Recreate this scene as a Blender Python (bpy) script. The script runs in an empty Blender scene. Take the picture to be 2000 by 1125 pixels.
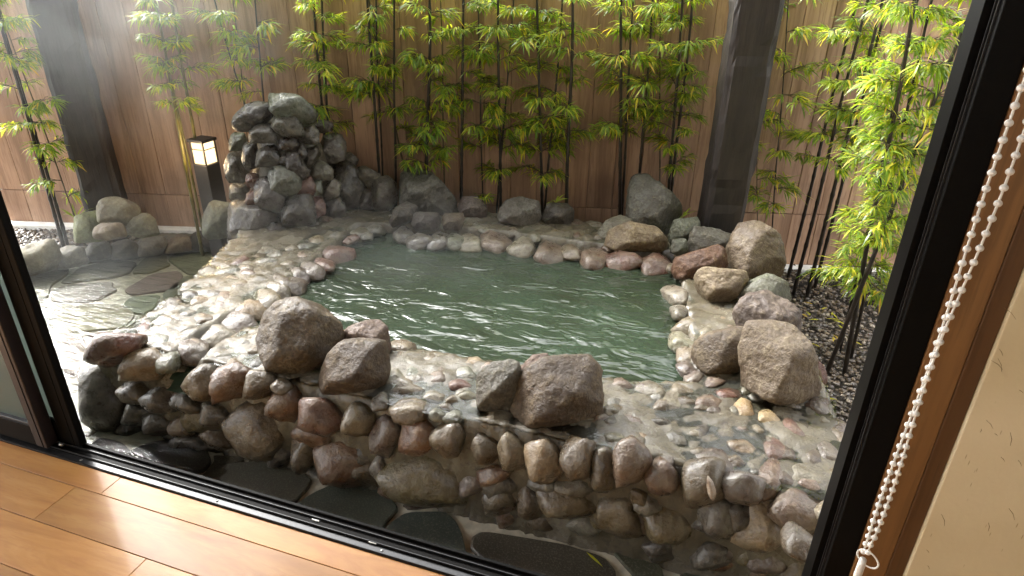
import bpy, bmesh, math, random
import numpy as np
from mathutils import Vector, Matrix, noise

random.seed(7)
S = bpy.context.scene
COL = S.collection
R = math.radians

# ------------------------------------------------------------------ camera
CAM_F, CAM_P, CAM_R, CAM_Y = 1290.0, R(26.4), R(.85), R(-18.44)   # focal length in photo pixels, pitch, roll, yaw
C = Vector((0, 0, 1.5))
def _axes():
    cp, sp, cr, sr, cy, sy = math.cos(CAM_P), math.sin(CAM_P), math.cos(CAM_R), math.sin(CAM_R), math.cos(CAM_Y), math.sin(CAM_Y)
    fw = Vector((sy*cp, cy*cp, -sp)); rt = Vector((cy, -sy, 0)); up = rt.cross(fw)
    return rt*cr + up*sr, up*cr - rt*sr, fw
RT, UP, FW = _axes()
cam_d = bpy.data.cameras.new('camera'); cam = bpy.data.objects.new('camera', cam_d); COL.objects.link(cam)
cam_d.sensor_width = 36; cam_d.lens = CAM_F/2000*36; cam_d.clip_end = 200; cam_d.clip_start = .02
M3 = Matrix((RT, UP, -FW)).transposed()
cam.matrix_world = Matrix.Translation(C) @ M3.to_4x4()
S.camera = cam
S.render.resolution_x, S.render.resolution_y = 1024, 576

# ------------------------------------------------------------------ sky, sun, exposure
SUN_EL, SUN_AZ = R(45), R(-66)            # high and soft, from behind the fence on the left
w = bpy.data.worlds.new('World'); S.world = w; w.use_nodes = True
nt = w.node_tree; nt.nodes.clear()
sky = nt.nodes.new('ShaderNodeTexSky'); sky.sky_type = 'NISHITA'; sky.sun_disc = False
sky.sun_elevation = SUN_EL; sky.sun_rotation = SUN_AZ; sky.dust_density = 5.0; sky.ozone_density = 1.0; sky.air_density = 1.0
hs = nt.nodes.new('ShaderNodeHueSaturation'); hs.inputs['Saturation'].default_value = .08
bg = nt.nodes.new('ShaderNodeBackground'); bg.inputs['Strength'].default_value = .15
wo = nt.nodes.new('ShaderNodeOutputWorld')
nt.links.new(sky.outputs[0], hs.inputs['Color']); nt.links.new(hs.outputs[0], bg.inputs[0]); nt.links.new(bg.outputs[0], wo.inputs[0])
sd = bpy.data.lights.new('sun', 'SUN'); sd.energy = .5; sd.angle = R(20); sd.color = (1, .95, .87)
sun = bpy.data.objects.new('sun', sd); COL.objects.link(sun)
sdir = Vector((math.sin(SUN_AZ)*math.cos(SUN_EL), math.cos(SUN_AZ)*math.cos(SUN_EL), math.sin(SUN_EL)))
sun.rotation_euler = sdir.to_track_quat('Z', 'Y').to_euler(); sun.location = sdir*8
S.view_settings.view_transform = 'Standard'; S.view_settings.look = 'None'; S.view_settings.gamma = 1
S.view_settings.use_curve_mapping = False; S.view_settings.exposure = 3.1
S.cycles.max_bounces = 8; S.cycles.transparent_max_bounces = 16

# ------------------------------------------------------------------ helpers
def ray(px, py): return (FW*CAM_F + RT*(px-1000) - UP*(py-562.5)).normalized()
def onz(px, py, z): d = ray(px, py); return C + d*((z-C.z)/d.z)
def online(px, py, a, b):                       # vertical plane y = a + b x
    d = ray(px, py); return C + d*((a-C.y+b*C.x)/(d.y-b*d.x))
FA, FB = 3.88, .28                              # the fence line y = FA + FB x
def fence_y(x): return FA + FB*x
def onfence(px, py, off=0): return online(px, py, FA-off, FB)
GZ = -.12                                       # paving level
CZ = .24                                        # coping level
WZ = .195                                       # bath water level

def link(o, parent=None):
    COL.objects.link(o)
    if parent: o.parent = parent
    return o
def mesh(name, verts, faces, smooth=True):
    m = bpy.data.meshes.new(name); m.from_pydata([tuple(v) for v in verts], [], faces); m.update()
    if smooth: m.polygons.foreach_set('use_smooth', [True]*len(m.polygons))
    return m
def obj(name, me, mat=None, parent=None):
    o = bpy.data.objects.new(name, me); link(o, parent)
    if mat and not me.materials: me.materials.append(mat)
    return o
def tag(o, label=None, cat=None, group=None, kind=None):
    if label: o['label'] = label
    if cat: o['category'] = cat
    if group: o['group'] = group
    if kind: o['kind'] = kind
    return o
def empty(name, loc=(0, 0, 0)):
    o = bpy.data.objects.new(name, None); o.location = loc; o.empty_display_size = .05; return link(o)
def put(o, parent):                             # parent, keeping o's coordinates as world coordinates
    o.parent = parent; o.matrix_parent_inverse = Matrix.Translation(parent.location).inverted(); return o
def box_data(x0, x1, y0, y1, z0, z1, bev=0.0):
    bm = bmesh.new(); bmesh.ops.create_cube(bm, size=1)
    for v in bm.verts: v.co = Vector((x0 if v.co.x < 0 else x1, y0 if v.co.y < 0 else y1, z0 if v.co.z < 0 else z1))
    if bev: bmesh.ops.bevel(bm, geom=bm.edges[:], offset=bev, segments=2, affect='EDGES', profile=.5)
    m = bpy.data.meshes.new('box'); bm.to_mesh(m); bm.free(); return m
def box(name, x0, x1, y0, y1, z0, z1, mat, parent=None, bev=.002):
    o = obj(name, box_data(x0, x1, y0, y1, z0, z1, bev), mat)
    return put(o, parent) if parent else o
def tube(path, radii, n=8, cap=True):
    V, F = [], []
    pts = [Vector(p) for p in path]
    for i, p in enumerate(pts):
        t = (pts[min(i+1, len(pts)-1)] - pts[max(i-1, 0)]).normalized()
        a = t.orthogonal().normalized() if abs(t.z) < .9 else Vector((1, 0, 0)).cross(t).normalized()
        b = t.cross(a)
        for k in range(n):
            an = 2*math.pi*k/n; V.append(p + (a*math.cos(an) + b*math.sin(an))*radii[i])
    for i in range(len(pts)-1):
        for k in range(n):
            F.append((i*n+k, i*n+(k+1) % n, (i+1)*n+(k+1) % n, (i+1)*n+k))
    if cap: F.append(tuple(range(n))[::-1]); F.append(tuple((len(pts)-1)*n+k for k in range(n)))
    return V, F

# ------------------------------------------------------------------ materials
def nodes(name):
    m = bpy.data.materials.new(name); m.use_nodes = True; t = m.node_tree; t.nodes.clear()
    out = t.nodes.new('ShaderNodeOutputMaterial'); p = t.nodes.new('ShaderNodeBsdfPrincipled'); t.links.new(p.outputs[0], out.inputs[0])
    return m, t, p, out
def N(t, typ, **kw):
    n = t.nodes.new('ShaderNode'+typ)
    for k, v in kw.items():
        if k in n.inputs: n.inputs[k].default_value = v
        else: setattr(n, k, v)
    return n
def ramp(t, fac, stops):
    r = t.nodes.new('ShaderNodeValToRGB'); t.links.new(fac, r.inputs[0]); e = r.color_ramp.elements
    while len(e) < len(stops): e.new(.5)
    for i, (p, c) in enumerate(stops):
        e[i].position = p; e[i].color = c if len(c) == 4 else (*c, 1)
    return r
def mixc(t, fac, a, b, blend='MIX'):
    n = t.nodes.new('ShaderNodeMix'); n.data_type = 'RGBA'; n.blend_type = blend
    for i, v in ((0, fac), (6, a), (7, b)):
        if hasattr(v, 'links'): t.links.new(v, n.inputs[i])
        else: n.inputs[i].default_value = v if i == 0 else ((*v, 1) if len(v) == 3 else v)
    return n.outputs[2]
def coords(t, scale=1.0, obj_rand=True):
    tc = N(t, 'TexCoord'); g = N(t, 'NewGeometry'); oi = N(t, 'ObjectInfo')
    if not obj_rand: return g.outputs['Position'], oi
    add = N(t, 'VectorMath', operation='ADD'); mul = N(t, 'VectorMath', operation='SCALE'); mul.inputs[3].default_value = 37.0
    cx = N(t, 'CombineXYZ'); 
    for i in range(3): t.links.new(oi.outputs['Random'], cx.inputs[i])
    t.links.new(cx.outputs[0], mul.inputs[0]); t.links.new(g.outputs['Position'], add.inputs[0]); t.links.new(mul.outputs[0], add.inputs[1])
    return add.outputs[0], oi

def stone_mat(name, rough_lo, rough_hi, speck=.5, bump=.5, coat=0.0, grain=70, scale_=0.0):
    m, t, p, out = nodes(name)
    pos, oi = coords(t)
    big = N(t, 'TexNoise', Scale=9.0, Detail=6.0, Roughness=.62); fine = N(t, 'TexNoise', Scale=grain, Detail=5.0, Roughness=.7)
    vor = N(t, 'TexVoronoi', Scale=grain*1.6); med = N(t, 'TexNoise', Scale=28.0, Detail=5.0, Roughness=.6)
    for n in (big, fine, vor, med): t.links.new(pos, n.inputs['Vector'])
    c1 = mixc(t, ramp(t, big.outputs[0], [(.3, (0, 0, 0)), (.72, (1, 1, 1))]).outputs[0], oi.outputs['Color'], (.5, .5, .5), 'OVERLAY')
    dark = mixc(t, 1.0, oi.outputs['Color'], (.42, .36, .32), 'MULTIPLY'); lite = mixc(t, .3, oi.outputs['Color'], (.42, .36, .235))
    c2 = mixc(t, ramp(t, big.outputs[0], [(.36, (0, 0, 0)), (.66, (1, 1, 1))]).outputs[0], dark, oi.outputs['Color'])
    f3 = ramp(t, med.outputs[0], [(.5, (0, 0, 0)), (.75, (.75, .75, .75))]).outputs[0]
    c3 = mixc(t, f3, c2, lite)
    f4 = ramp(t, fine.outputs[0], [(.42, (1, 1, 1)), (.56, (0, 0, 0))]).outputs[0]
    mm = N(t, 'Math', operation='MULTIPLY'); t.links.new(f4, mm.inputs[0]); mm.inputs[1].default_value = speck
    c4 = mixc(t, mm.outputs[0], c3, dark)
    if scale_:                                   # mineral scale left by the spring water
        sn = N(t, 'TexNoise', Scale=16.0, Detail=7.0, Roughness=.7); t.links.new(N(t, 'NewGeometry').outputs['Position'], sn.inputs['Vector'])
        m3 = N(t, 'Math', operation='MULTIPLY'); t.links.new(ramp(t, sn.outputs[0], [(.42, (0, 0, 0)), (.66, (1, 1, 1))]).outputs[0], m3.inputs[0]); m3.inputs[1].default_value = scale_
        c4 = mixc(t, m3.outputs[0], c4, (.2, .185, .14))
    t.links.new(c4, p.inputs['Base Color'])
    rr = N(t, 'MapRange'); t.links.new(med.outputs[0], rr.inputs[0]); rr.inputs[1].default_value = .35; rr.inputs[2].default_value = .65
    rr.inputs[3].default_value = rough_lo; rr.inputs[4].default_value = rough_hi; t.links.new(rr.outputs[0], p.inputs['Roughness'])
    hsum = N(t, 'Math', operation='MULTIPLY_ADD'); t.links.new(fine.outputs[0], hsum.inputs[0]); hsum.inputs[1].default_value = .35; t.links.new(med.outputs[0], hsum.inputs[2])
    b = N(t, 'Bump', Strength=bump, Distance=.016); t.links.new(hsum.outputs[0], b.inputs['Height']); t.links.new(b.outputs[0], p.inputs['Normal'])
    p.inputs['Coat Weight'].default_value = coat; p.inputs['Coat Roughness'].default_value = .12
    return m
M_WET = stone_mat('wet_stone', .2, .5, .45, .7, .22, 70, .35)
M_MOUND = stone_mat('dark_wet_rock', .2, .5, .55, .9, .25, 60)
M_DRY = stone_mat('granite_boulder', .4, .75, .85, .95, .06, 80)
M_PALE = stone_mat('dry_pale_stone', .55, .85, .4, .5)

def mortar_mat():
    m, t, p, out = nodes('wet_mortar')
    pos, oi = coords(t, obj_rand=False)
    a = N(t, 'TexNoise', Scale=6.0, Detail=7.0, Roughness=.65); b2 = N(t, 'TexNoise', Scale=55.0, Detail=6.0, Roughness=.7); g = N(t, 'TexNoise', Scale=300.0, Detail=2.0)
    for n in (a, b2, g): t.links.new(pos, n.inputs['Vector'])
    c = ramp(t, a.outputs[0], [(.28, (.055, .045, .028)), (.5, (.11, .094, .063)), (.72, (.175, .155, .11))]).outputs[0]
    c = mixc(t, ramp(t, b2.outputs[0], [(.35, (1, 1, 1)), (.5, (0, 0, 0))]).outputs[0], c, (.08, .066, .05))
    t.links.new(c, p.inputs['Base Color'])
    rr = ramp(t, a.outputs[0], [(.35, (.08,)*3), (.65, (.38,)*3)]); t.links.new(rr.outputs[0], p.inputs['Roughness'])
    h = N(t, 'Math', operation='MULTIPLY_ADD'); t.links.new(g.outputs[0], h.inputs[0]); h.inputs[1].default_value = .18; t.links.new(b2.outputs[0], h.inputs[2])
    b = N(t, 'Bump', Strength=.5, Distance=.008); t.links.new(h.outputs[0], b.inputs['Height']); t.links.new(b.outputs[0], p.inputs['Normal'])
    return m
M_MORTAR = mortar_mat()

def flag_mat():
    m, t, p, out = nodes('dark_flagstone'); pos, oi = coords(t)
    a = N(t, 'TexNoise', Scale=7.0, Detail=6.0, Roughness=.6); g = N(t, 'TexNoise', Scale=180.0, Detail=3.0, Roughness=.8)
    for n in (a, g): t.links.new(pos, n.inputs['Vector'])
    c = mixc(t, ramp(t, a.outputs[0], [(.3, (0, 0, 0)), (.7, (1, 1, 1))]).outputs[0], mixc(t, 1.0, oi.outputs['Color'], (.6, .6, .62), 'MULTIPLY'), oi.outputs['Color'])
    c = mixc(t, ramp(t, g.outputs[0], [(.52, (0, 0, 0)), (.62, (.6, .6, .6))]).outputs[0], c, (.2, .19, .15))
    t.links.new(c, p.inputs['Base Color']); p.inputs['Roughness'].default_value = .42
    b = N(t, 'Bump', Strength=.35, Distance=.004); t.links.new(g.outputs[0], b.inputs['Height']); t.links.new(b.outputs[0], p.inputs['Normal'])
    return m
M_FLAG = flag_mat()

def wood_mat(name, cols, scale, stretch, rough, bump=.2, knots=False, coat=0.0, axis='Z', hue_var=.25):
    m, t, p, out = nodes(name); pos, oi = coords(t)
    mp = N(t, 'Mapping'); sc = {'Z': (1, 1, stretch), 'X': (stretch, 1, 1)}[axis]; mp.inputs['Scale'].default_value = sc
    t.links.new(pos, mp.inputs[0])
    a = N(t, 'TexNoise', Scale=scale, Detail=8.0, Roughness=.62, Distortion=.6); f = N(t, 'TexNoise', Scale=scale*7, Detail=4.0, Roughness=.7)
    for n in (a, f): t.links.new(mp.outputs[0], n.inputs['Vector'])
    c = ramp(t, a.outputs[0], [(.28, cols[0]), (.5, cols[1]), (.74, cols[2])]).outputs[0]
    c = mixc(t, ramp(t, f.outputs[0], [(.4, (.55, .55, .55)), (.52, (0, 0, 0))]).outputs[0], c, cols[0])
    if knots:
        v = N(t, 'TexNoise', Scale=3.2, Detail=3.0); t.links.new(pos, v.inputs['Vector'])
        c = mixc(t, ramp(t, v.outputs[0], [(.55, (0, 0, 0)), (.8, (.8, .8, .8))]).outputs[0], c, (cols[0][0]*.8, cols[0][1]*.8, cols[0][2]*.85))
    hv = N(t, 'HueSaturation'); mr = N(t, 'MapRange'); t.links.new(oi.outputs['Random'], mr.inputs[0]); mr.inputs[3].default_value = 1-hue_var; mr.inputs[4].default_value = 1+hue_var
    t.links.new(mr.outputs[0], hv.inputs['Value']); t.links.new(c, hv.inputs['Color']); t.links.new(hv.outputs[0], p.inputs['Base Color'])
    p.inputs['Roughness'].default_value = rough; p.inputs['Coat Weight'].default_value = coat; p.inputs['Coat Roughness'].default_value = .08
    b = N(t, 'Bump', Strength=bump, Distance=.003); t.links.new(f.outputs[0], b.inputs['Height']); t.links.new(b.outputs[0], p.inputs['Normal'])
    return m
M_FENCE = wood_mat('fence_board', [(.2, .112, .066), (.37, .222, .14), (.47, .305, .205)], 9, .07, .62, .35, True, hue_var=.13)
M_POST = wood_mat('dark_hewn_timber', [(.008, .006, .005), (.02, .014, .011), (.045, .032, .025)], 8, .12, .6, .8, hue_var=.05)
M_TRIM = wood_mat('cedar_trim', [(.12, .055, .018), (.19, .09, .03), (.26, .135, .05)], 9, .05, .45, .12, hue_var=.04)
M_TRIM_SHADOW = wood_mat('shadowed_cedar_edge', [(.06, .025, .008), (.09, .04, .013), (.12, .055, .02)], 9, .05, .5, .12, hue_var=.04)  # cedar darkened to paint in the shadow at the plaster edge

def floor_mat():
    m, t, p, out = nodes('varnished_floor'); pos, oi = coords(t)
    mp = N(t, 'Mapping'); mp.inputs['Scale'].default_value = (.16, 1, 1); t.links.new(pos, mp.inputs[0])
    a = N(t, 'TexNoise', Scale=9.0, Detail=7.0, Roughness=.6, Distortion=1.2); f = N(t, 'TexNoise', Scale=90.0, Detail=3.0, Roughness=.7)
    wv = N(t, 'TexNoise', Scale=3.0, Detail=2.0)
    for n in (a, f, wv): t.links.new(mp.outputs[0], n.inputs['Vector'])
    c = ramp(t, a.outputs[0], [(.3, (.24, .1, .024)), (.5, (.35, .165, .045)), (.72, (.43, .23, .075))]).outputs[0]
    c = mixc(t, ramp(t, f.outputs[0], [(.36, (.5, .5, .5)), (.5, (0, 0, 0))]).outputs[0], c, (.3, .13, .04))
    hv = N(t, 'HueSaturation'); mr = N(t, 'MapRange'); t.links.new(oi.outputs['Random'], mr.inputs[0]); mr.inputs[3].default_value = .72; mr.inputs[4].default_value = 1.12
    t.links.new(mr.outputs[0], hv.inputs['Value']); t.links.new(c, hv.inputs['Color']); t.links.new(hv.outputs[0], p.inputs['Base Color'])
    p.inputs['Roughness'].default_value = .45; p.inputs['Specular IOR Level'].default_value = .25; p.inputs['Coat Weight'].default_value = .05; p.inputs['Coat Roughness'].default_value = .1
    return m
M_FLOOR = floor_mat()

def plain(name, col, rough, metal=0.0, noise_amt=0.0, nscale=40, bump=0.0):
    m, t, p, out = nodes(name); pos, oi = coords(t, obj_rand=False)
    n = N(t, 'TexNoise', Scale=nscale, Detail=5.0); t.links.new(pos, n.inputs['Vector'])
    c = mixc(t, ramp(t, n.outputs[0], [(.35, (0, 0, 0)), (.65, (1, 1, 1))]).outputs[0], tuple(x*(1-noise_amt) for x in col), tuple(min(1, x*(1+noise_amt)) for x in col))
    t.links.new(c, p.inputs['Base Color']); p.inputs['Roughness'].default_value = rough; p.inputs['Metallic'].default_value = metal
    if bump:
        b = N(t, 'Bump', Strength=bump, Distance=.003); t.links.new(n.outputs[0], b.inputs['Height']); t.links.new(b.outputs[0], p.inputs['Normal'])
    return m
M_BLACK = plain('black_aluminium', (.004, .0035, .003), .5, 0, .2, 200)
M_BLACK.node_tree.nodes['Principled BSDF'].inputs['Specular IOR Level'].default_value = .07
M_SILL = plain('dark_sill_aluminium', (.03, .03, .031), .3, .6, .15, 150)
M_STILE = plain('dark_brown_stile', (.012, .0065, .006), .45, 0, .2, 100)
M_JOINT = plain('pale_joint_mortar', (.52, .48, .38), .45, 0, .2, 30, .4)
M_SCREW = plain('steel', (.3, .3, .29), .35, 1.0, .1)
M_WHITE = plain('white_plastic', (.75, .73, .68), .3, 0, .04)
M_KERB = plain('white_kerb', (.78, .77, .74), .7, 0, .1, 20, .2)
M_BOX = plain('lantern_casing', (.018, .015, .013), .5, 0, .2, 60)
M_CULM = plain('black_bamboo_culm', (.016, .012, .009), .3, 0, .5, 25)
M_CULMG = plain('green_bamboo_culm', (.12, .105, .025), .32, 0, .5, 14)
M_TWIG = plain('bamboo_twig', (.07, .05, .02), .5, 0, .3, 30)
M_SOIL = plain('dark_soil', (.05, .042, .033), .9, 0, .4, 30, .5)
M_EAVE = plain('eave_soffit', (.12, .07, .04), .7, 0, .2, 8)

def plaster_mat():
    m, t, p, out = nodes('straw_plaster'); pos, oi = coords(t, obj_rand=False)
    n = N(t, 'TexNoise', Scale=120.0, Detail=5.0); n2 = N(t, 'TexNoise', Scale=4.0, Detail=4.0)
    mp = N(t, 'Mapping'); mp.inputs['Rotation'].default_value = (0, .35, 0); mp.inputs['Scale'].default_value = (90, 90, 14); t.links.new(pos, mp.inputs[0])
    v = N(t, 'TexVoronoi'); v.inputs['Scale'].default_value = 1.0; t.links.new(mp.outputs[0], v.inputs['Vector'])
    for x in (n, n2): t.links.new(pos, x.inputs['Vector'])
    c = ramp(t, n2.outputs[0], [(.3, (.6, .5, .31)), (.7, (.7, .6, .4))]).outputs[0]
    c = mixc(t, ramp(t, v.outputs['Distance'], [(.05, (.7, .7, .7)), (.1, (0, 0, 0))]).outputs[0], c, (.3, .2, .09))
    t.links.new(c, p.inputs['Base Color']); p.inputs['Roughness'].default_value = .85
    b = N(t, 'Bump', Strength=.15, Distance=.003); t.links.new(n.outputs[0], b.inputs['Height']); t.links.new(b.outputs[0], p.inputs['Normal'])
    return m
M_PLASTER = plaster_mat()

def water_mat():
    m, t, p, out = nodes('hot_spring_water'); pos, oi = coords(t, obj_rand=False)
    mp = N(t, 'Mapping'); mp.inputs['Rotation'].default_value = (0, 0, R(-20)); mp.inputs['Scale'].default_value = (.6, 1.1, 1); t.links.new(pos, mp.inputs[0])
    a = N(t, 'TexNoise', Scale=9.0, Detail=3.0, Roughness=.5, Distortion=.4); b2 = N(t, 'TexNoise', Scale=3.0, Detail=3.0)
    t.links.new(mp.outputs[0], a.inputs['Vector']); t.links.new(pos, b2.inputs['Vector'])
    c = ramp(t, b2.outputs[0], [(.3, (.019, .025, .014)), (.7, (.028, .043, .027))]).outputs[0]
    t.links.new(c, p.inputs['Base Color']); p.inputs['Roughness'].default_value = .16; p.inputs['IOR'].default_value = 1.5
    b = N(t, 'Bump', Strength=1.0, Distance=.031); t.links.new(a.outputs[0], b.inputs['Height']); t.links.new(b.outputs[0], p.inputs['Normal'])
    return m
M_WATER = water_mat()

def film_mat(name, scale, strength, tint=(.93, .97, .95), vec=(.5, 1.6, 1), rot=-25):
    m = bpy.data.materials.new(name); m.use_nodes = True; t = m.node_tree; t.nodes.clear()
    out = N(t, 'OutputMaterial'); g = N(t, 'BsdfGlossy', Roughness=.05); tr = N(t, 'BsdfTransparent'); tr.inputs[0].default_value = (*tint, 1)
    fr = N(t, 'Fresnel', IOR=1.36); mx = N(t, 'MixShader'); pos, oi = coords(t, obj_rand=False)
    mp = N(t, 'Mapping'); mp.inputs['Rotation'].default_value = (0, 0, R(rot)); mp.inputs['Scale'].default_value = vec; t.links.new(pos, mp.inputs[0])
    a = N(t, 'TexNoise', Scale=scale, Detail=4.0, Roughness=.55, Distortion=1.0); t.links.new(mp.outputs[0], a.inputs['Vector'])
    b = N(t, 'Bump', Strength=strength, Distance=.03); t.links.new(a.outputs[0], b.inputs['Height'])
    for x in (g, fr): t.links.new(b.outputs[0], x.inputs['Normal'])
    t.links.new(fr.outputs[0], mx.inputs[0]); t.links.new(tr.outputs[0], mx.inputs[1]); t.links.new(g.outputs[0], mx.inputs[2]); t.links.new(mx.outputs[0], out.inputs[0])
    return m
M_FILM = film_mat('flowing_water_film', 15, .6)
M_PUDDLE = film_mat('puddle_film', 30, .1)

def leaf_mat():
    m, t, p, out = nodes('bamboo_leaf')
    at = N(t, 'Attribute', attribute_name='tint'); c = ramp(t, at.outputs['Fac'], [(0, (.08, .15, .022)), (.4, (.17, .25, .03)), (.72, (.33, .37, .04)), (.9, (.52, .46, .055)), (1, (.55, .36, .06))]).outputs[0]
    t.links.new(c, p.inputs['Base Color']); p.inputs['Roughness'].default_value = .34
    tl = N(t, 'BsdfTranslucent'); br = mixc(t, 1.0, c, (2.2, 2.3, 1.1), 'MULTIPLY'); t.links.new(br, tl.inputs[0])
    mx = N(t, 'MixShader'); mx.inputs[0].default_value = .5
    t.links.new(p.outputs[0], mx.inputs[1]); t.links.new(tl.outputs[0], mx.inputs[2]); t.links.new(mx.outputs[0], out.inputs[0])
    return m
M_LEAF = leaf_mat()

def gravel_mat():
    m, t, p, out = nodes('gravel')
    at = N(t, 'Attribute', attribute_name='tint'); c = ramp(t, at.outputs['Fac'], [(0, (.03, .024, .018)), (.35, (.08, .06, .042)), (.65, (.15, .11, .072)), (.8, (.1, .09, .085)), (1, (.36, .3, .22))]).outputs[0]
    t.links.new(c, p.inputs['Base Color']); p.inputs['Roughness'].default_value = .38
    return m
M_GRAVEL = gravel_mat()

def glass_mat():
    m = bpy.data.materials.new('frosted_glass'); m.use_nodes = True; t = m.node_tree; t.nodes.clear()
    out = N(t, 'OutputMaterial'); g = N(t, 'BsdfGlossy', Roughness=.1); tr = N(t, 'BsdfTranslucent'); tr.inputs[0].default_value = (.6, .68, .64, 1)
    t2 = N(t, 'BsdfTransparent'); t2.inputs[0].default_value = (.75, .82, .8, 1); ma = N(t, 'MixShader'); ma.inputs[0].default_value = .5
    fr = N(t, 'Fresnel', IOR=1.5); mx = N(t, 'MixShader')
    t.links.new(tr.outputs[0], ma.inputs[1]); t.links.new(t2.outputs[0], ma.inputs[2])
    t.links.new(fr.outputs[0], mx.inputs[0]); t.links.new(ma.outputs[0], mx.inputs[1]); t.links.new(g.outputs[0], mx.inputs[2]); t.links.new(mx.outputs[0], out.inputs[0])
    return m
M_GLASS = glass_mat()
def lamp_mat():
    m, t, p, out = nodes('lit_lantern_paper'); e = N(t, 'Emission', Strength=.32); e.inputs[0].default_value = (1, .7, .36, 1); t.links.new(e.outputs[0], out.inputs[0]); return m
M_LAMP = lamp_mat()

# stone colours
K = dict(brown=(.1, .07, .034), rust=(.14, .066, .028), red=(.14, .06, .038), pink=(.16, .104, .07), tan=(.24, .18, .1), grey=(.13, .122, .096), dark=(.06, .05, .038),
         pale=(.2, .184, .128), moss=(.19, .2, .07), purple=(.115, .085, .066), green=(.13, .14, .1), gold=(.36, .255, .12), olive=(.14, .108, .046), sand=(.165, .128, .076))
def kcol(k, j=.12):
    f = 1 + random.uniform(-j, j); c = K[k]; return (c[0]*f*(1+random.uniform(-.05, .05)), c[1]*f, c[2]*f*(1+random.uniform(-.06, .06)), 1)

# ------------------------------------------------------------------ rock shapes
def ico(sub):
    bm = bmesh.new(); bmesh.ops.create_icosphere(bm, subdivisions=sub, radius=1)
    V = np.array([v.co[:] for v in bm.verts]); F = [tuple(v.index for v in f.verts) for f in bm.faces]; bm.free(); return V, F
ICO = {s: ico(s) for s in (1, 2, 3, 4, 5)}
def fbm(V, scale, seed, octv=4, rough=.5):
    o = Vector((seed*7.31, seed*3.7, seed*1.9)); out = np.empty(len(V))
    for i, v in enumerate(V): out[i] = noise.fractal(Vector(v)*scale + o, 1.0-rough*.5, 2.0, octv, noise_basis='PERLIN_ORIGINAL')
    return out
def rock_verts(sub, planes, p, amp, scale, seed):
    V, F = ICO[sub]
    A = np.array([np.array(n)/np.linalg.norm(n)/d for n, d in planes])
    g = np.maximum(V @ A.T, 0); r = (g**p).sum(1)**(-1/p)
    P = V*r[:, None]; sz = r.mean()
    n = fbm(P/sz, scale, seed); n2 = fbm(P/sz, scale*3.1, seed+11, 4); rg = 1-2*np.abs(fbm(P/sz, scale*1.4, seed+23, 2))
    P = P*(1 + amp*n + amp*.45*n2 + amp*.35*np.clip(rg, -1, 1))[:, None]
    return P, F
def pebble_mesh(i, sub=3):
    rnd = random.Random(100+i); pl = []
    for k in range(11):
        z = 1-2*(k+.5)/11; a = k*2.39996+rnd.uniform(-.5, .5); s = math.sqrt(1-z*z); pl.append(((s*math.cos(a), s*math.sin(a), z), rnd.uniform(.74, 1.16)))
    P, F = rock_verts(sub, pl, 12, .08, 1.4, 50+i)
    P = P/np.abs(P).max(0)
    return mesh('pebble', P, F)
PEB = [pebble_mesh(i) for i in range(16)]
for m_ in PEB: m_.materials.append(M_WET)
PEB2 = [pebble_mesh(40+i) for i in range(6)]
for m_ in PEB2: m_.materials.append(M_PALE)

def stone_at(P, U, V, Nn, parent, col, pool=PEB, name='stone'):
    o = bpy.data.objects.new(name, random.choice(pool)); link(o)
    r = random.choice((1, -1))
    o.matrix_world = Matrix(((U.x*r, V.x, Nn.x, P.x), (U.y*r, V.y, Nn.y, P.y), (U.z*r, V.z, Nn.z, P.z), (0, 0, 0, 1)))
    mw = o.matrix_world.copy(); o.parent = parent; o.matrix_parent_inverse = Matrix.Translation(parent.location).inverted(); o.matrix_basis = mw
    o.color = kcol(col); return o
def top_stone(px, py, wd, ht, col, parent, ang=0, z=CZ, rise=.010, pool=PEB):
    P = onz(px, py, z); a = R(ang)
    U = onz(px+math.cos(a)*wd/2, py+math.sin(a)*wd/2, z)-P; V = onz(px+math.sin(a)*ht/2, py-math.cos(a)*ht/2, z)-P
    if V.length > 1.5*U.length: V *= 1.5*U.length/V.length
    U *= 1.42; V *= 1.42
    th = max(.02, .62*min(U.length, V.length)); P.z = z + rise*random.uniform(.75, 1.15) - th
    return stone_at(P, U, V, Vector((0, 0, th)), parent, col, pool)
FRA, FRB = 1.475, .025                           # front wall plane y = FRA + FRB x
def face_stone(px, py, wd, ht, col, parent, ang=0, sink=.35, dep=.85, pool=PEB):
    P = online(px, py, FRA, FRB); D = (P-C).dot(FW); s = D/CAM_F*1.3; a = R(ang)
    U = (RT*math.cos(a) - UP*math.sin(a))*(wd/2*s); V = (UP*math.cos(a) + RT*math.sin(a))*(ht/2*s)
    dN = dep*.5*(U.length+V.length); Nn = -FW*dN
    return stone_at(P + FW*dN*sink, U, V, Nn, parent, col, pool)
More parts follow.
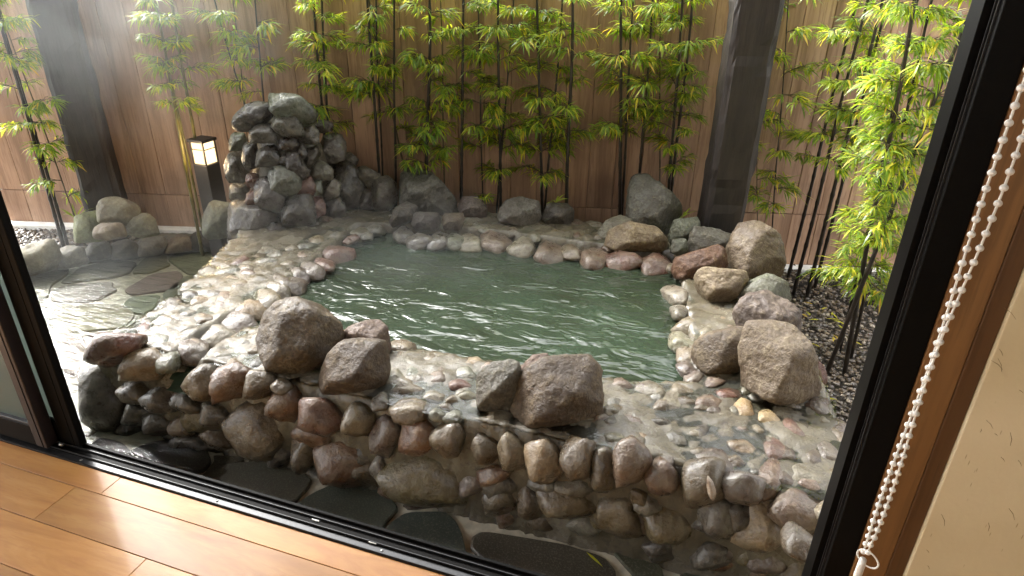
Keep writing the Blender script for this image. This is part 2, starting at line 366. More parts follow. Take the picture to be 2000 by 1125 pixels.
def boulder(name, poly, D, col, mat=M_DRY, half=None, p=26, amp=.045, scale=1.5, sub=5, parent=None, seed=None, grow=1.06):
    """rock whose cross-section follows a measured outline, with real depth"""
    seed = seed if seed is not None else random.randint(0, 999); rnd = random.Random(seed)
    xs = [q[0] for q in poly]; ys = [q[1] for q in poly]
    # area centroid
    A = cx = cy = 0
    for (x0, y0), (x1, y1) in zip(poly, poly[1:]+poly[:1]):
        c_ = x0*y1-x1*y0; A += c_; cx += (x0+x1)*c_; cy += (y0+y1)*c_
    cx /= 3*A; cy /= 3*A; sgn = 1 if A > 0 else -1
    s = D/CAM_F; planes = []
    hw, hh = (max(xs)-min(xs))/2*s, (max(ys)-min(ys))/2*s
    hd = half or .92*math.sqrt(hw*hh)
    for (x0, y0), (x1, y1) in zip(poly, poly[1:]+poly[:1]):
        ex, ey = x1-x0, y1-y0; L = math.hypot(ex, ey)
        if L < 2: continue
        nx, ny = sgn*ey/L, -sgn*ex/L; d = (nx*(x0-cx)+ny*(y0-cy))*s
        planes.append(((nx, -ny, 0), max(d, .15*hw)*grow))
    def sup(n): return math.sqrt((n[0]*hw)**2+(n[1]*hh)**2+(n[2]*hd)**2)
    for n in ((0, .25, 1), (0, .8, .75), (-.75, .1, .7), (.75, 0, .75), (.1, -.7, .7), (0, 0, -1), (-.7, .2, -.7), (.7, .2, -.7), (0, .8, -.7), (0, -.7, -.7), (-.45, .5, .8), (.5, -.4, .8)):
        n = np.array(n)+np.array([rnd.uniform(-.2, .2) for _ in range(3)]); n /= np.linalg.norm(n)
        planes.append((n, sup(n)*rnd.uniform(.76, .98)))
    P, F = rock_verts(sub, planes, p, amp, scale, seed)
    W = np.outer(P[:, 0], RT) + np.outer(P[:, 1], UP) - np.outer(P[:, 2], FW)
    rc = ray(cx, cy); ctr = C + rc*(D/rc.dot(FW))
    o = obj(name, mesh(name, W, F), mat); o.color = kcol(col, .06); o.location = ctr
    if parent: put(o, parent)
    return o
def depth_z(px, py, z): return (onz(px, py, z)-C).dot(FW)

# ================================================================== SETTING
# room floor
fl = obj('floor', box_data(-4.2, 2.6, -1.7, 1.14, -.2, -.02), plain('subfloor', (.1, .06, .03), .8)); tag(fl, kind='structure')
rows = [(1.141, 1.0625, [-1.69, .1, 1.4]), (1.0605, .918, [-1.787, -.3, 1.1]), (.916, .773, [-2.9, -1.362, .35]), (.771, .628, [-2.2, -.6, 1.0])]
y = .626; random.seed(3)
while y > -1.6:
    rows.append((y, y-.143, sorted([random.uniform(-3.6, -2.2), random.uniform(-1.6, -.6), random.uniform(.2, 1.6)]))); y -= .1448
for y1, y0, js in rows:
    xs = [-4.15]+js+[2.55]
    for a, b in zip(xs, xs[1:]): put(obj('floor_board', box_data(a+.0006, b-.0006, y0, y1, -.018, 0, .0012), M_FLOOR), fl)

# ground under the garden and paving
NGX, NGY = 121, 81
gr = obj('ground', mesh('ground', [(-9+22*i/(NGX-1)-3, 1.2+16*j/(NGY-1), GZ-.05+.006*noise.noise(Vector((i*.7, j*.7, 0)))) for j in range(NGY) for i in range(NGX)],
    [(j*NGX+i, j*NGX+i+1, (j+1)*NGX+i+1, (j+1)*NGX+i) for j in range(NGY-1) for i in range(NGX-1)]), M_SOIL); tag(gr, kind='structure')

def polyz(pts, z): return [onz(x, y_, z) for x, y_ in pts]
# mortared paving bed: sheet under front strip and left path
pav_poly = [(-4.6, 1.215), (1.4, 1.215), (1.4, 1.62), (-1.5, 1.62), (-2.0, 3.3), (-2.6, 3.15), (-3.0, 3.0), (-3.35, 2.62), (-3.75, 2.28), (-4.6, 2.0)]
def inside(P, poly):
    x, y_ = P[:, 0], P[:, 1]; r = np.zeros(len(P), bool); n = len(poly)
    for i in range(n):
        x0, y0 = poly[i]; x1, y1 = poly[(i+1) % n]
        c_ = ((y0 > y_) != (y1 > y_)) & (x < (x1-x0)*(y_-y0)/((y1-y0) or 1e-9)+x0); r ^= c_
    return r
def sdist(P, poly):
    d = np.full(len(P), 1e9); n = len(poly)
    for i in range(n):
        a = np.array(poly[i][:2]); b = np.array(poly[(i+1) % n][:2]); ab = b-a
        t_ = np.clip(((P-a)@ab)/(ab@ab), 0, 1); q = a+t_[:, None]*ab; d = np.minimum(d, np.hypot(*(P-q).T))
    return np.where(inside(P, poly), d, -d)
def grid(x0, x1, y0, y1, step):
    nx, ny = int((x1-x0)/step)+1, int((y1-y0)/step)+1
    X, Y = np.meshgrid(np.linspace(x0, x1, nx), np.linspace(y0, y1, ny)); return np.stack([X.ravel(), Y.ravel()], 1), nx, ny
def vnoise(P, sc, seed=0, oc=4): return fbm(np.c_[P*sc, np.full(len(P), seed*1.7)], 1, seed, oc)
def heightfield(name, P, nx, ny, Z, keep, mat):
    F = []
    k = keep.reshape(ny, nx)
    for j in range(ny-1):
        for i in range(nx-1):
            if k[j, i] or k[j, i+1] or k[j+1, i] or k[j+1, i+1]: F.append((j*nx+i, j*nx+i+1, (j+1)*nx+i+1, (j+1)*nx+i))
    used = sorted({v for f in F for v in f}); mp = {v: i for i, v in enumerate(used)}
    return obj(name, mesh(name, [(P[v, 0], P[v, 1], Z[v]) for v in used], [tuple(mp[v] for v in f) for f in F]), mat)
Pg, nx, ny = grid(-4.6, 1.4, 1.215, 3.3, .03)
sdp = sdist(Pg, pav_poly)
paving = heightfield('paving', Pg, nx, ny, GZ-.003+.004*vnoise(Pg, 6, 2), sdp > -.02, M_JOINT); tag(paving, kind='structure')

def flagstone(pts, col, z=GZ, th=.01):
    P = [Vector((q.x, q.y)) for q in polyz(pts, z)] if isinstance(pts[0][0], (int, float)) and abs(pts[0][0]) > 12 else [Vector(q) for q in pts]
    # round the outline (Chaikin) with a little wander
    for _ in range(2):
        Q = []
        for a, b in zip(P, P[1:]+P[:1]): Q += [a*.86+b*.14, a*.14+b*.86]
        P = Q
    c = sum(P, Vector((0, 0)))/len(P); n = len(P); sd_ = random.random()*50
    P = [c+(q-c)*(1.045+.035*noise.noise(Vector((q.x*14, q.y*14, sd_)))) for q in P]
    V = [(q.x, q.y, z-.02) for q in P]+[(q.x, q.y, z+th-.004) for q in P]+[((c+(q-c)*.965).x, (c+(q-c)*.965).y, z+th) for q in P]
    F = [(i, (i+1) % n, n+(i+1) % n, n+i) for i in range(n)]+[(n+i, n+(i+1) % n, 2*n+(i+1) % n, 2*n+i) for i in range(n)]+[tuple(range(2*n, 3*n))]
    ar = sum(a.x*b.y-b.x*a.y for a, b in zip(P, P[1:]+P[:1]))
    if ar < 0: F = [f[::-1] for f in F]
    o = obj('flagstone', mesh('flagstone', V, F, False), M_FLAG); o.color = (*[x*random.uniform(.85, 1.15) for x in col], 1); put(o, paving); return o
DK, BR = (.07, .067, .053), (.3, .265, .2)  # second tone: left path flags, paled to put the sky glare into their colour
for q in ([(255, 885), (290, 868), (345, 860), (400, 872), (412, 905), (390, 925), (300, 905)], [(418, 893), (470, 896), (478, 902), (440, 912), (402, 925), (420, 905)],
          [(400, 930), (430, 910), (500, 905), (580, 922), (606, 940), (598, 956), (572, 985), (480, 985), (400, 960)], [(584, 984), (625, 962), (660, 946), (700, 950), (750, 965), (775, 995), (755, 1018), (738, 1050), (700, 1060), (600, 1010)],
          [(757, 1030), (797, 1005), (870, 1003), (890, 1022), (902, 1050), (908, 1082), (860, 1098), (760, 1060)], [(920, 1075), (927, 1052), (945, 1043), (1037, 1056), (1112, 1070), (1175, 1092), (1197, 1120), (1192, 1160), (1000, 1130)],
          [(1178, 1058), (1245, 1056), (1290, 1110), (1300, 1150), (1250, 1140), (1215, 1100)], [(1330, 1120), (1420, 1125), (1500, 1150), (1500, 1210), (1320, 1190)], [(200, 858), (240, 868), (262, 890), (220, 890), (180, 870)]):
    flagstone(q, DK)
for q in ([(330, 507), (351, 493), (388, 487), (460, 487), (465, 502), (411, 535), (367, 536), (344, 519)], [(287, 504), (324, 499), (326, 512), (332, 519), (294, 534), (258, 535), (275, 515)],
          [(298, 538), (347, 532), (357, 540), (350, 556), (342, 567), (262, 576), (243, 568)], [(222, 511), (268, 514), (248, 535), (222, 542), (118, 555), (145, 536), (152, 528), (212, 511)],
          [(30, 540), (80, 527), (133, 526), (131, 537), (100, 558), (94, 582), (40, 590)], [(110, 563), (220, 552), (218, 561), (228, 568), (182, 590), (100, 590)],
          [(253, 584), (314, 578), (301, 604), (282, 614), (264, 613), (240, 600)], [(359, 545), (368, 541), (412, 540), (430, 548), (380, 562), (350, 576), (325, 590), (320, 575)],
          [(104, 597), (240, 597), (262, 616), (238, 640), (150, 650), (98, 640)], [(300, 612), (330, 590), (360, 575), (350, 610), (300, 640), (262, 640), (268, 620)], [(98, 650), (150, 656), (170, 690), (150, 735), (110, 720)],
          [(160, 655), (235, 648), (270, 645), (250, 680), (180, 692)], [(20, 600), (90, 590), (95, 640), (90, 720), (0, 720)], [(112, 730), (150, 742), (175, 700), (240, 690), (230, 780), (180, 850), (150, 850), (90, 800)],
          [(60, 515), (120, 500), (200, 495), (205, 506), (140, 520), (80, 522)]):
    flagstone(q, BR)
# film of water running over the left path
Pf, nx, ny = grid(-4.5, -1.2, 1.225, 3.25, .025)
film_poly = [(-4.5, 1.23), (-1.45, 1.23), (-1.6, 1.5), (-2.0, 1.5), (-2.0, 3.2), (-2.9, 3.05), (-3.3, 2.65), (-3.7, 2.3), (-4.5, 2.05)]
film = heightfield('water', Pf, nx, ny, GZ+.014+.0015*vnoise(Pf, 9, 5, 2), sdist(Pf, film_poly) > 0, M_FILM); tag(film, kind='structure')

# ================================================================== BATH
bath = empty('stone_bath', (-.8, 2.2, GZ)); tag(bath, 'rectangular hot spring bath built of mortared river cobbles', 'bath')
inner = [(onz(*q, WZ).x, onz(*q, WZ).y) for q in [(488, 632), (560, 640), (760, 678), (930, 712), (1180, 748), (1335, 757), (1330, 650), (1318, 560), (1305, 508), (1160, 494), (1000, 474), (850, 460), (700, 458), (600, 548)]]
outer = [(-2.16, 1.44), (1.3, 1.478), (1.3, 1.62), (.52, 1.72), (.49, 1.9), (.46, 2.1), (.42, 2.33), (.36, 2.7), (.3, 3.02), (.2, 3.3), (-.3, 3.42), (-.8, 3.36), (-1.4, 3.3), (-2.1, 3.1), (-2.45, 2.75), (-2.25, 2.2), (-2.12, 1.7)]
chan = [(onz(*q, WZ).x, onz(*q, WZ).y) for q in [(520, 612), (560, 640), (478, 655), (420, 690), (372, 738), (360, 790), (300, 790), (335, 722), (395, 672), (470, 625)]]
Pb, nx, ny = grid(-2.6, 1.35, 1.38, 3.5, .014)
so, si, sc = sdist(Pb, outer), sdist(Pb, inner), sdist(Pb, chan)
nb = vnoise(Pb, 5, 3, 5); nb2 = vnoise(Pb, 22, 4, 3); nb3 = vnoise(Pb, 2.2, 9, 2)
edge = np.clip((so-.004+.012*nb2)/.05, 0, 1)**.5
inn = np.clip((-si+.01*nb2+.008)/.035, 0, 1)**.6
Z = CZ-.001+.011*nb+.006*nb2+.008*nb3
Z = np.where(so > 0, -.2+(Z+.2)*edge, -.2); Z = np.where(si > .02, -.25, -.25+(Z+.25)*inn)
cz = np.clip((sc+.02)/.05, 0, 1); Z = np.where((sc > -.02) & (so > .005), np.minimum(Z, Z*(1-cz)+(WZ-.02+.008*nb2)*cz), Z)
mb = heightfield('mortar_bed', Pb, nx, ny, Z, so > -.03, M_MORTAR); put(mb, bath)
# puddles lying in the hollows of the coping
keep = (so > .05) & (si < -.05) & (sc < -.03)
pud = heightfield('puddle_water', Pb, nx, ny, np.full(len(Pb), CZ-.003), keep, M_PUDDLE); put(pud, bath); pud['kind'] = 'stuff'
# bath water, with the runnel that leaves over the front wall
Pw, nx, ny = grid(-2.1, .1, 1.42, 3.0, .02)
swi, swc = sdist(Pw, inner), sdist(Pw, chan)
zw = np.where((swi < 0) & (swc > -.05), WZ-.004-.05*np.clip((1.56-Pw[:, 1])/.12, 0, 1)**2, WZ)+.0016*vnoise(Pw, 11, 8, 3)
wat = heightfield('bath_water', Pw, nx, ny, zw, ((swi > -.05) | (swc > .004)) & (Pw[:, 1] > FRA-.06), M_WATER); tag(wat, kind='structure')

random.seed(11)
T = top_stone
# --- inner rim and coping cobbles (measured position, size, colour)
TOP = [ # far rim
 (920, 462, 40, 20, 'pale', 0), (968, 458, 52, 32, 'pink', 0), (1019, 472, 44, 22, 'pale', 0), (1073, 480, 54, 28, 'pink', 0), (1118, 483, 30, 28, 'sand', 0), (1160, 487, 56, 32, 'pink', 0), (1217, 497, 60, 26, 'red', 0), (1277, 503, 58, 28, 'red', 0),
 (887, 462, 34, 18, 'green', 0), (857, 461, 38, 20, 'dark', 0), (820, 461, 45, 20, 'dark', 0), (785, 452, 36, 20, 'dark', 0), (1157, 437, 32, 14, 'pale', 0), (1127, 433, 26, 12, 'purple', 0), (1127, 457, 20, 12, 'pink', 0), (1085, 452, 26, 10, 'sand', 0),
 (1045, 456, 28, 12, 'pale', 0), (1000, 448, 24, 10, 'sand', 0), (950, 444, 26, 12, 'pale', 0), (1170, 462, 30, 12, 'sand', 0), (930, 440, 20, 10, 'grey', 0), (1190, 478, 22, 12, 'pink', 0),
 # right rim
 (1324, 563, 44, 44, 'pale', 0), (1328, 600, 32, 22, 'grey', 0), (1353, 627, 62, 30, 'sand', 0), (1406, 619, 46, 18, 'tan', 0), (1420, 636, 52, 18, 'pink', 0), (1335, 660, 42, 26, 'pale', 0), (1342, 685, 34, 30, 'sand', 0), (1342, 713, 32, 28, 'purple', 0),
 (1355, 735, 30, 22, 'purple', 0), (1312, 520, 18, 30, 'sand', 0), (1395, 600, 40, 16, 'sand', 0), (1430, 600, 30, 14, 'grey', 0), (1378, 648, 26, 14, 'pale', 0),
 # near inner rim
 (777, 673, 52, 24, 'sand', 10), (837, 694, 62, 30, 'sand', 8), (910, 706, 54, 26, 'tan', 8), (952, 712, 28, 14, 'pink', 0), (1212, 749, 52, 24, 'pink', 5), (1267, 756, 60, 30, 'pale', 0), (1328, 757, 56, 22, 'sand', 0), (725, 660, 50, 22, 'sand', 8),
 # front coping, right half
 (1238, 783, 56, 38, 'pink', 20), (1323, 782, 70, 46, 'pale', 10), (1387, 783, 48, 32, 'pink', 0), (1423, 762, 56, 26, 'red', 0), (1450, 793, 36, 28, 'gold', 0), (1502, 812, 40, 24, 'gold', 10), (1447, 828, 86, 44, 'pink', 10), (1550, 838, 54, 36, 'red', 10),
 (1370, 837, 46, 36, 'dark', 30), (1243, 848, 68, 28, 'gold', 0), (1317, 852, 36, 36, 'grey', 0), (1292, 822, 44, 14, 'dark', 0), (1237, 820, 46, 24, 'pink', 0), (1447, 866, 62, 24, 'tan', 30), (1517, 873, 46, 40, 'red', 0), (1588, 885, 36, 44, 'purple', 0),
 (1497, 918, 66, 58, 'pink', 20), (1587, 925, 84, 36, 'pale', 0), (1393, 892, 92, 44, 'purple', 28), (1303, 888, 44, 36, 'purple', 20), (1560, 975, 92, 50, 'pink', 10), (1620, 880, 40, 44, 'purple', 0), (1632, 935, 40, 40, 'sand', 0), (1605, 790, 50, 30, 'purple', 30),
 (1640, 830, 50, 36, 'purple', 20), (1560, 1040, 60, 50, 'brown', 0), (1620, 1000, 50, 40, 'tan', 0), (1290, 790, 30, 20, 'sand', 0), (1410, 815, 26, 16, 'pale', 0), (1200, 800, 34, 22, 'sand', 0), (1200, 850, 40, 22, 'pale', 0), (1475, 770, 34, 18, 'grey', 0),
 # front coping, middle
 (777, 699, 38, 30, 'sand', 0), (807, 726, 26, 22, 'green', 0), (855, 730, 38, 38, 'pink', 0), (905, 726, 52, 26, 'green', 0), (897, 749, 36, 18, 'red', 0), (850, 772, 42, 18, 'pale', 0), (800, 791, 62, 30, 'sand', 10), (888, 807, 38, 18, 'green', 0), (855, 806, 28, 14, 'green', 0),
 (800, 757, 42, 16, 'sand', 0), (770, 733, 32, 24, 'pale', 0), (912, 772, 34, 16, 'pale', 0), (740, 780, 32, 24, 'grey', 0), (880, 780, 24, 12, 'sand', 0), (1190, 800, 30, 16, 'pale', 0),
 # front coping, left of the runnel
 (437, 687, 42, 16, 'pale', 0), (458, 705, 38, 20, 'sand', 0), (503, 704, 34, 18, 'dark', 0), (500, 681, 30, 14, 'sand', 0), (478, 668, 22, 11, 'grey', 0), (520, 735, 40, 20, 'pale', 0), (545, 750, 34, 20, 'sand', 0),
 # left strip, pool side
 (653, 484, 44, 24, 'red', -30), (679, 469, 16, 10, 'red', 0), (626, 508, 26, 26, 'red', -30), (605, 519, 28, 24, 'purple', -30), (581, 529, 36, 28, 'purple', -30), (559, 543, 38, 32, 'purple', -30), (541, 559, 40, 28, 'sand', -30), (517, 575, 48, 34, 'sand', -20),
 (487, 595, 50, 28, 'tan', -20), (463, 615, 46, 30, 'purple', -25), (418, 636, 68, 36, 'pale', -25), (365, 668, 54, 40, 'purple', -25), (326, 688, 48, 34, 'green', 0),
 # left strip, middle
 (437, 529, 50, 20, 'green', -20), (485, 535, 42, 18, 'pink', -15), (447, 541, 46, 16, 'tan', -10), (474, 553, 42, 18, 'sand', 0), (442, 577, 42, 24, 'pink', -20), (423, 569, 36, 18, 'dark', -30), (389, 588, 38, 16, 'tan', -20), (426, 593, 38, 24, 'pink', -20), (367, 575, 50, 24, 'dark', -20),
 (330, 597, 46, 34, 'dark', -30), (397, 553, 46, 20, 'grey', 0), (367, 607, 42, 16, 'grey', -20), (397, 620, 32, 18, 'brown', -20), (322, 625, 38, 22, 'pale', -20), (357, 640, 42, 16, 'grey', -20), (303, 663, 40, 28, 'green', 0), (279, 632, 58, 26, 'red', -15),
 # left strip, far end
 (543, 465, 48, 26, 'red', 0), (509, 487, 52, 20, 'pale', -20), (538, 497, 38, 14, 'grey', 0), (591, 495, 42, 14, 'pink', 0), (517, 509, 42, 14, 'grey', -10), (477, 521, 38, 14, 'sand', -10), (559, 511, 38, 14, 'sand', 0), (463, 509, 32, 18, 'red', 0), (623, 463, 36, 18, 'tan', 0),
 (600, 478, 28, 12, 'grey', 0), (570, 483, 28, 12, 'sand', 0), (655, 455, 30, 12, 'grey', 0), (700, 448, 34, 14, 'pale', 0), (735, 440, 30, 14, 'grey', 0), (690, 462, 20, 12, 'red', 0), (715, 458, 20, 10, 'grey', 0)]
for px, py, wd, ht, k, a in TOP: T(px, py, wd, ht, k, bath, a)
# --- front face: stones of the upper and lower courses
FACE = [(222, 682, 112, 62, 'red', -18), (278, 717, 74, 56, 'tan', 0), (390, 749, 64, 58, 'brown', 0), (451, 749, 72, 62, 'rust', -15), (499, 758, 64, 58, 'brown', -30), (553, 792, 60, 72, 'rust', 10), (625, 813, 86, 68, 'red', 5), (697, 824, 56, 66, 'sand', 0),
 (748, 853, 60, 78, 'purple', 0), (815, 851, 68, 70, 'rust', 0), (879, 859, 64, 66, 'brown', 15), (943, 880, 54, 54, 'brown', -20), (997, 885, 58, 68, 'sand', -10), (1063, 899, 66, 82, 'tan', 0), (1130, 896, 56, 78, 'brown', 10), (1181, 917, 50, 84, 'brown', 5),
 (1237, 908, 62, 80, 'pink', -8), (1300, 942, 62, 70, 'pink', 10), (1457, 955, 76, 60, 'purple', 10), (1493, 1028, 84, 96, 'tan', 12), (1507, 1105, 74, 60, 'purple', 0), (1560, 1115, 60, 60, 'brown', 0),
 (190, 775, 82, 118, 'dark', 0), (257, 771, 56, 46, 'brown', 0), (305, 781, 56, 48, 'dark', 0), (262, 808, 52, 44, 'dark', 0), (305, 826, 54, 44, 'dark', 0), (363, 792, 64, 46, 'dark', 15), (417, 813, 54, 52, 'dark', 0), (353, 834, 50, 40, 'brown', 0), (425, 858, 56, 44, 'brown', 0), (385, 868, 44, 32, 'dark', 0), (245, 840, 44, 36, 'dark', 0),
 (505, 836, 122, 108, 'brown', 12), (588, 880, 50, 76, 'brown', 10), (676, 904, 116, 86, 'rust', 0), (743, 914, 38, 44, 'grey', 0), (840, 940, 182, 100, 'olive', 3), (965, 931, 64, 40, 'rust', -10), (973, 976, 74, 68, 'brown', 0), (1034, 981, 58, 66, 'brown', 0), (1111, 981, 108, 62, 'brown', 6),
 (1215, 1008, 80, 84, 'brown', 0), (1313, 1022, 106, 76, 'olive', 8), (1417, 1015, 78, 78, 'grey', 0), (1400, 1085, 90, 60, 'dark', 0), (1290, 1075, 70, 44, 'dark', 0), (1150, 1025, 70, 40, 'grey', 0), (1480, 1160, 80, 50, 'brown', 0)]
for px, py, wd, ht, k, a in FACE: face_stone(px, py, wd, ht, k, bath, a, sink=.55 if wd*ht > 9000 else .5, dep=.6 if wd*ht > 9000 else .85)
rf_ = random.Random(14)
for i in range(34):                                        # smaller stones packed between the large ones
    px = rf_.uniform(230, 1520); top = 745+(px-230)*.19; bot = 862+(px-230)*.21
    py = rf_.uniform(top+30, bot); wd = rf_.uniform(50, 84); face_stone(px, py, wd, wd*rf_.uniform(.7, 1.0), rf_.choice(['brown', 'grey', 'dark', 'rust', 'olive', 'purple']), bath, rf_.uniform(-30, 30), sink=.86)
for i in range(90):
    px = rf_.uniform(760, 1640); py = rf_.uniform(720, 960)
    q = np.array([[onz(px, py, CZ).x, onz(px, py, CZ).y]])
    if sdist(q, outer)[0] > .06 and sdist(q, inner)[0] < -.05: wd = rf_.uniform(22, 48); T(px, py, wd, wd*rf_.uniform(.5, .75), rf_.choice(['sand', 'brown', 'pink', 'grey', 'purple', 'pale']), bath, rf_.uniform(-40, 40), rise=.006)
o = face_stone(1373, 948, 88, 86, 'brown', bath)          # the stone with a pale vein
vein = stone_at(online(1380, 946, FRA, FRB)-FW*.036, (RT*.96+UP*.25)*.012, (UP*.96-RT*.25)*.036, -FW*.012, bath, 'pale'); vein.name = 'pale_vein'; vein.color = (.5, .42, .33, 1)
# rear and right outer face fill stones
random.seed(5)
for i in range(len(outer)-1):
    if i < 2: continue
    a, b = Vector(outer[i]), Vector(outer[i+1]); n_ = max(1, int((b-a).length/.15))
    for k in range(n_):
        for zz in (-.06, .09):
            q = a.lerp(b, (k+.5)/n_); tdir = (b-a).normalized(); nn = Vector((tdir.y, -tdir.x))
            s_ = random.uniform(.06, .085)
            stone_at(Vector((q.x-nn.x*.01, q.y-nn.y*.01, zz+random.uniform(-.02, .02))), Vector((tdir.x, tdir.y, 0))*s_, Vector((0, 0, s_*.85)), Vector((nn.x, nn.y, 0))*.05, bath, random.choice(['brown', 'purple', 'grey', 'sand']))

# ================================================================== BOULDERS ON THE COPING
def rest(poly, bx, by, z, half=None):
    xs = [q[0] for q in poly]; ys = [q[1] for q in poly]; D0 = depth_z(bx, by, z); s = D0/CAM_F
    hd = half or .92*math.sqrt((max(xs)-min(xs))*(max(ys)-min(ys)))/2*s
    return D0+hd*.62
BO = [
 ('large rounded brown boulder at the runnel corner, biggest of the left front trio', [(504, 632), (540, 595), (576, 582), (600, 589), (668, 639), (667, 660), (621, 718), (598, 734), (554, 727), (526, 697), (505, 660)], (600, 732, CZ), 'brown', {}),
 ('smooth brown boulder in front of the left front trio', [(622, 732), (651, 683), (672, 665), (711, 662), (753, 666), (760, 702), (757, 739), (748, 753), (681, 772), (637, 770), (623, 753)], (690, 770, CZ), 'brown', dict(p=18, amp=.03)),
 ('small pinkish wedge of rock behind the left front trio', [(667, 660), (683, 639), (742, 620), (752, 622), (758, 651), (757, 700), (672, 700)], (715, 700, CZ), 'pink', dict(p=39)),
 ('dark grey block boulder leaning on the largest front boulder', [(931, 737), (940, 725), (965, 705), (995, 700), (1012, 710), (1019, 735), (1019, 790), (995, 812), (942, 804), (934, 790)], (965, 808, CZ), 'grey', dict(p=33)),
 ('largest angular speckled boulder on the front coping', [(985, 785), (1000, 760), (1037, 717), (1065, 697), (1145, 695), (1172, 722), (1175, 755), (1172, 820), (1140, 830), (1037, 834), (1020, 823), (995, 810)], (1100, 836, CZ), 'brown', dict(p=36, amp=.045)),
 ('small pink rock wedged behind the two front boulders', [(1012, 725), (1040, 695), (1068, 691), (1080, 720), (1030, 745)], (1045, 745, CZ), 'pink', {}),
 ('tall upright pale brown boulder at the far right corner of the bath', [(1431, 460), (1449, 432), (1481, 436), (1516, 464), (1525, 492), (1527, 552), (1456, 556), (1428, 530), (1424, 485)], (1480, 560, CZ-.03), 'sand', dict(p=33)),
 ('flat reddish brown rock at the right rear rim of the bath', [(1314, 521), (1323, 503), (1399, 479), (1417, 496), (1422, 520), (1360, 545), (1324, 545)], (1350, 545, CZ), 'rust', dict(p=30)),
 ('tan wedge boulder tapering down on the right coping', [(1358, 539), (1374, 523), (1449, 530), (1457, 546), (1445, 574), (1410, 597), (1388, 597), (1371, 571)], (1400, 598, CZ), 'tan', dict(p=33)),
 ('pale greenish rock behind the purple grey boulder on the right coping', [(1440, 575), (1470, 549), (1502, 537), (1534, 553), (1540, 600), (1450, 610)], (1490, 605, CZ), 'green', dict(p=27)),
 ('rough purple grey boulder between the pale rock and the large slab', [(1436, 603), (1449, 580), (1502, 569), (1527, 585), (1556, 617), (1566, 660), (1540, 680), (1450, 650)], (1500, 668, CZ), 'purple', dict(amp=.07)),
 ('smooth round dark brown boulder beside the large slab on the right', [(1355, 695), (1360, 670), (1381, 652), (1445, 636), (1466, 642), (1470, 706), (1420, 735), (1378, 732), (1358, 716)], (1410, 735, CZ), 'brown', dict(p=15, amp=.03)),
 ('big tall speckled slab boulder at the right front of the bath', [(1449, 655), (1467, 631), (1538, 634), (1556, 649), (1595, 745), (1598, 777), (1581, 801), (1502, 779), (1463, 758), (1450, 690)], (1530, 800, CZ), 'sand', dict(p=36)),
 ('small reddish rock peeking out behind the big slab by the gravel', [(1570, 700), (1590, 697), (1607, 720), (1613, 750), (1585, 760)], (1590, 765, .1), 'red', {}),
 ('small grey rock beside the foot of the right timber post', [(1308, 458), (1317, 430), (1360, 425), (1367, 440), (1345, 475), (1310, 480)], (1330, 482, CZ), 'green', {}),
 ('low dark brown rock in front of the right timber post', [(1337, 480), (1356, 444), (1385, 444), (1428, 460), (1428, 495), (1350, 500)], (1380, 500, CZ), 'grey', dict(p=27)),
 ('long low tan block on the far right rim of the bath', [(1181, 480), (1193, 450), (1226, 435), (1277, 442), (1298, 465), (1302, 484), (1289, 491), (1205, 490)], (1245, 491, CZ), 'tan', dict(p=36)),
 ('pale sloping rock behind the long tan block', [(1162, 460), (1184, 432), (1211, 420), (1232, 430), (1235, 465), (1185, 470)], (1195, 466, CZ), 'pale', dict(p=24)),
 ('tall leaning dark grey boulder in front of the fence', [(1227, 380), (1229, 360), (1241, 342), (1262, 342), (1325, 402), (1327, 420), (1308, 470), (1256, 470), (1224, 440)], (1270, 462, CZ), 'grey', dict(p=24)),
 ('small round stone in the gap left of the post rocks', [(1310, 492), (1314, 468), (1338, 466), (1345, 490), (1325, 500)], (1325, 500, CZ), 'green', {}),
 ('wide pale grey rock with cracks in the middle of the far coping', [(972, 422), (989, 393), (1016, 384), (1052, 396), (1056, 428), (1040, 442), (1016, 442), (977, 434)], (1015, 443, CZ), 'grey', dict(p=33)),
 ('dark square rock right of the wide cracked rock on the far coping', [(1057, 425), (1070, 396), (1106, 395), (1120, 411), (1119, 440), (1070, 438)], (1090, 441, CZ), 'dark', dict(p=30)),
 ('tall craggy grey brown boulder at the far left of the bath', [(783, 348), (800, 322), (824, 321), (860, 357), (890, 390), (892, 418), (830, 425), (785, 405)], (840, 425, CZ), 'grey', dict(p=24, amp=.08)),
 ('rounded purple brown rock right of the tall craggy boulder', [(894, 404), (905, 384), (932, 385), (950, 405), (950, 424), (905, 428)], (922, 428, CZ), 'purple', {}),
 ('dark pointed rock left end of the row under the craggy boulder', [(762, 431), (773, 408), (794, 393), (816, 405), (806, 430), (770, 444)], (785, 446, CZ), 'dark', dict(p=33)),
 ('dark wet cube of rock in the row under the craggy boulder', [(803, 434), (812, 414), (857, 417), (861, 432), (851, 450), (812, 450)], (830, 451, CZ), 'dark', dict(p=30)),
 ('small squarish brown rock right end of the row under the craggy boulder', [(864, 436), (867, 417), (902, 416), (908, 430), (896, 450), (869, 450)], (885, 451, CZ), 'brown', dict(p=30)),
]
random.seed(21)
for lab, poly, (bx, by, bz), k, kw in BO:
    o = boulder('boulder', poly, rest(poly, bx, by, bz, kw.get('half')), k, **kw); tag(o, lab, 'boulder', 'boulders set on the bath coping')

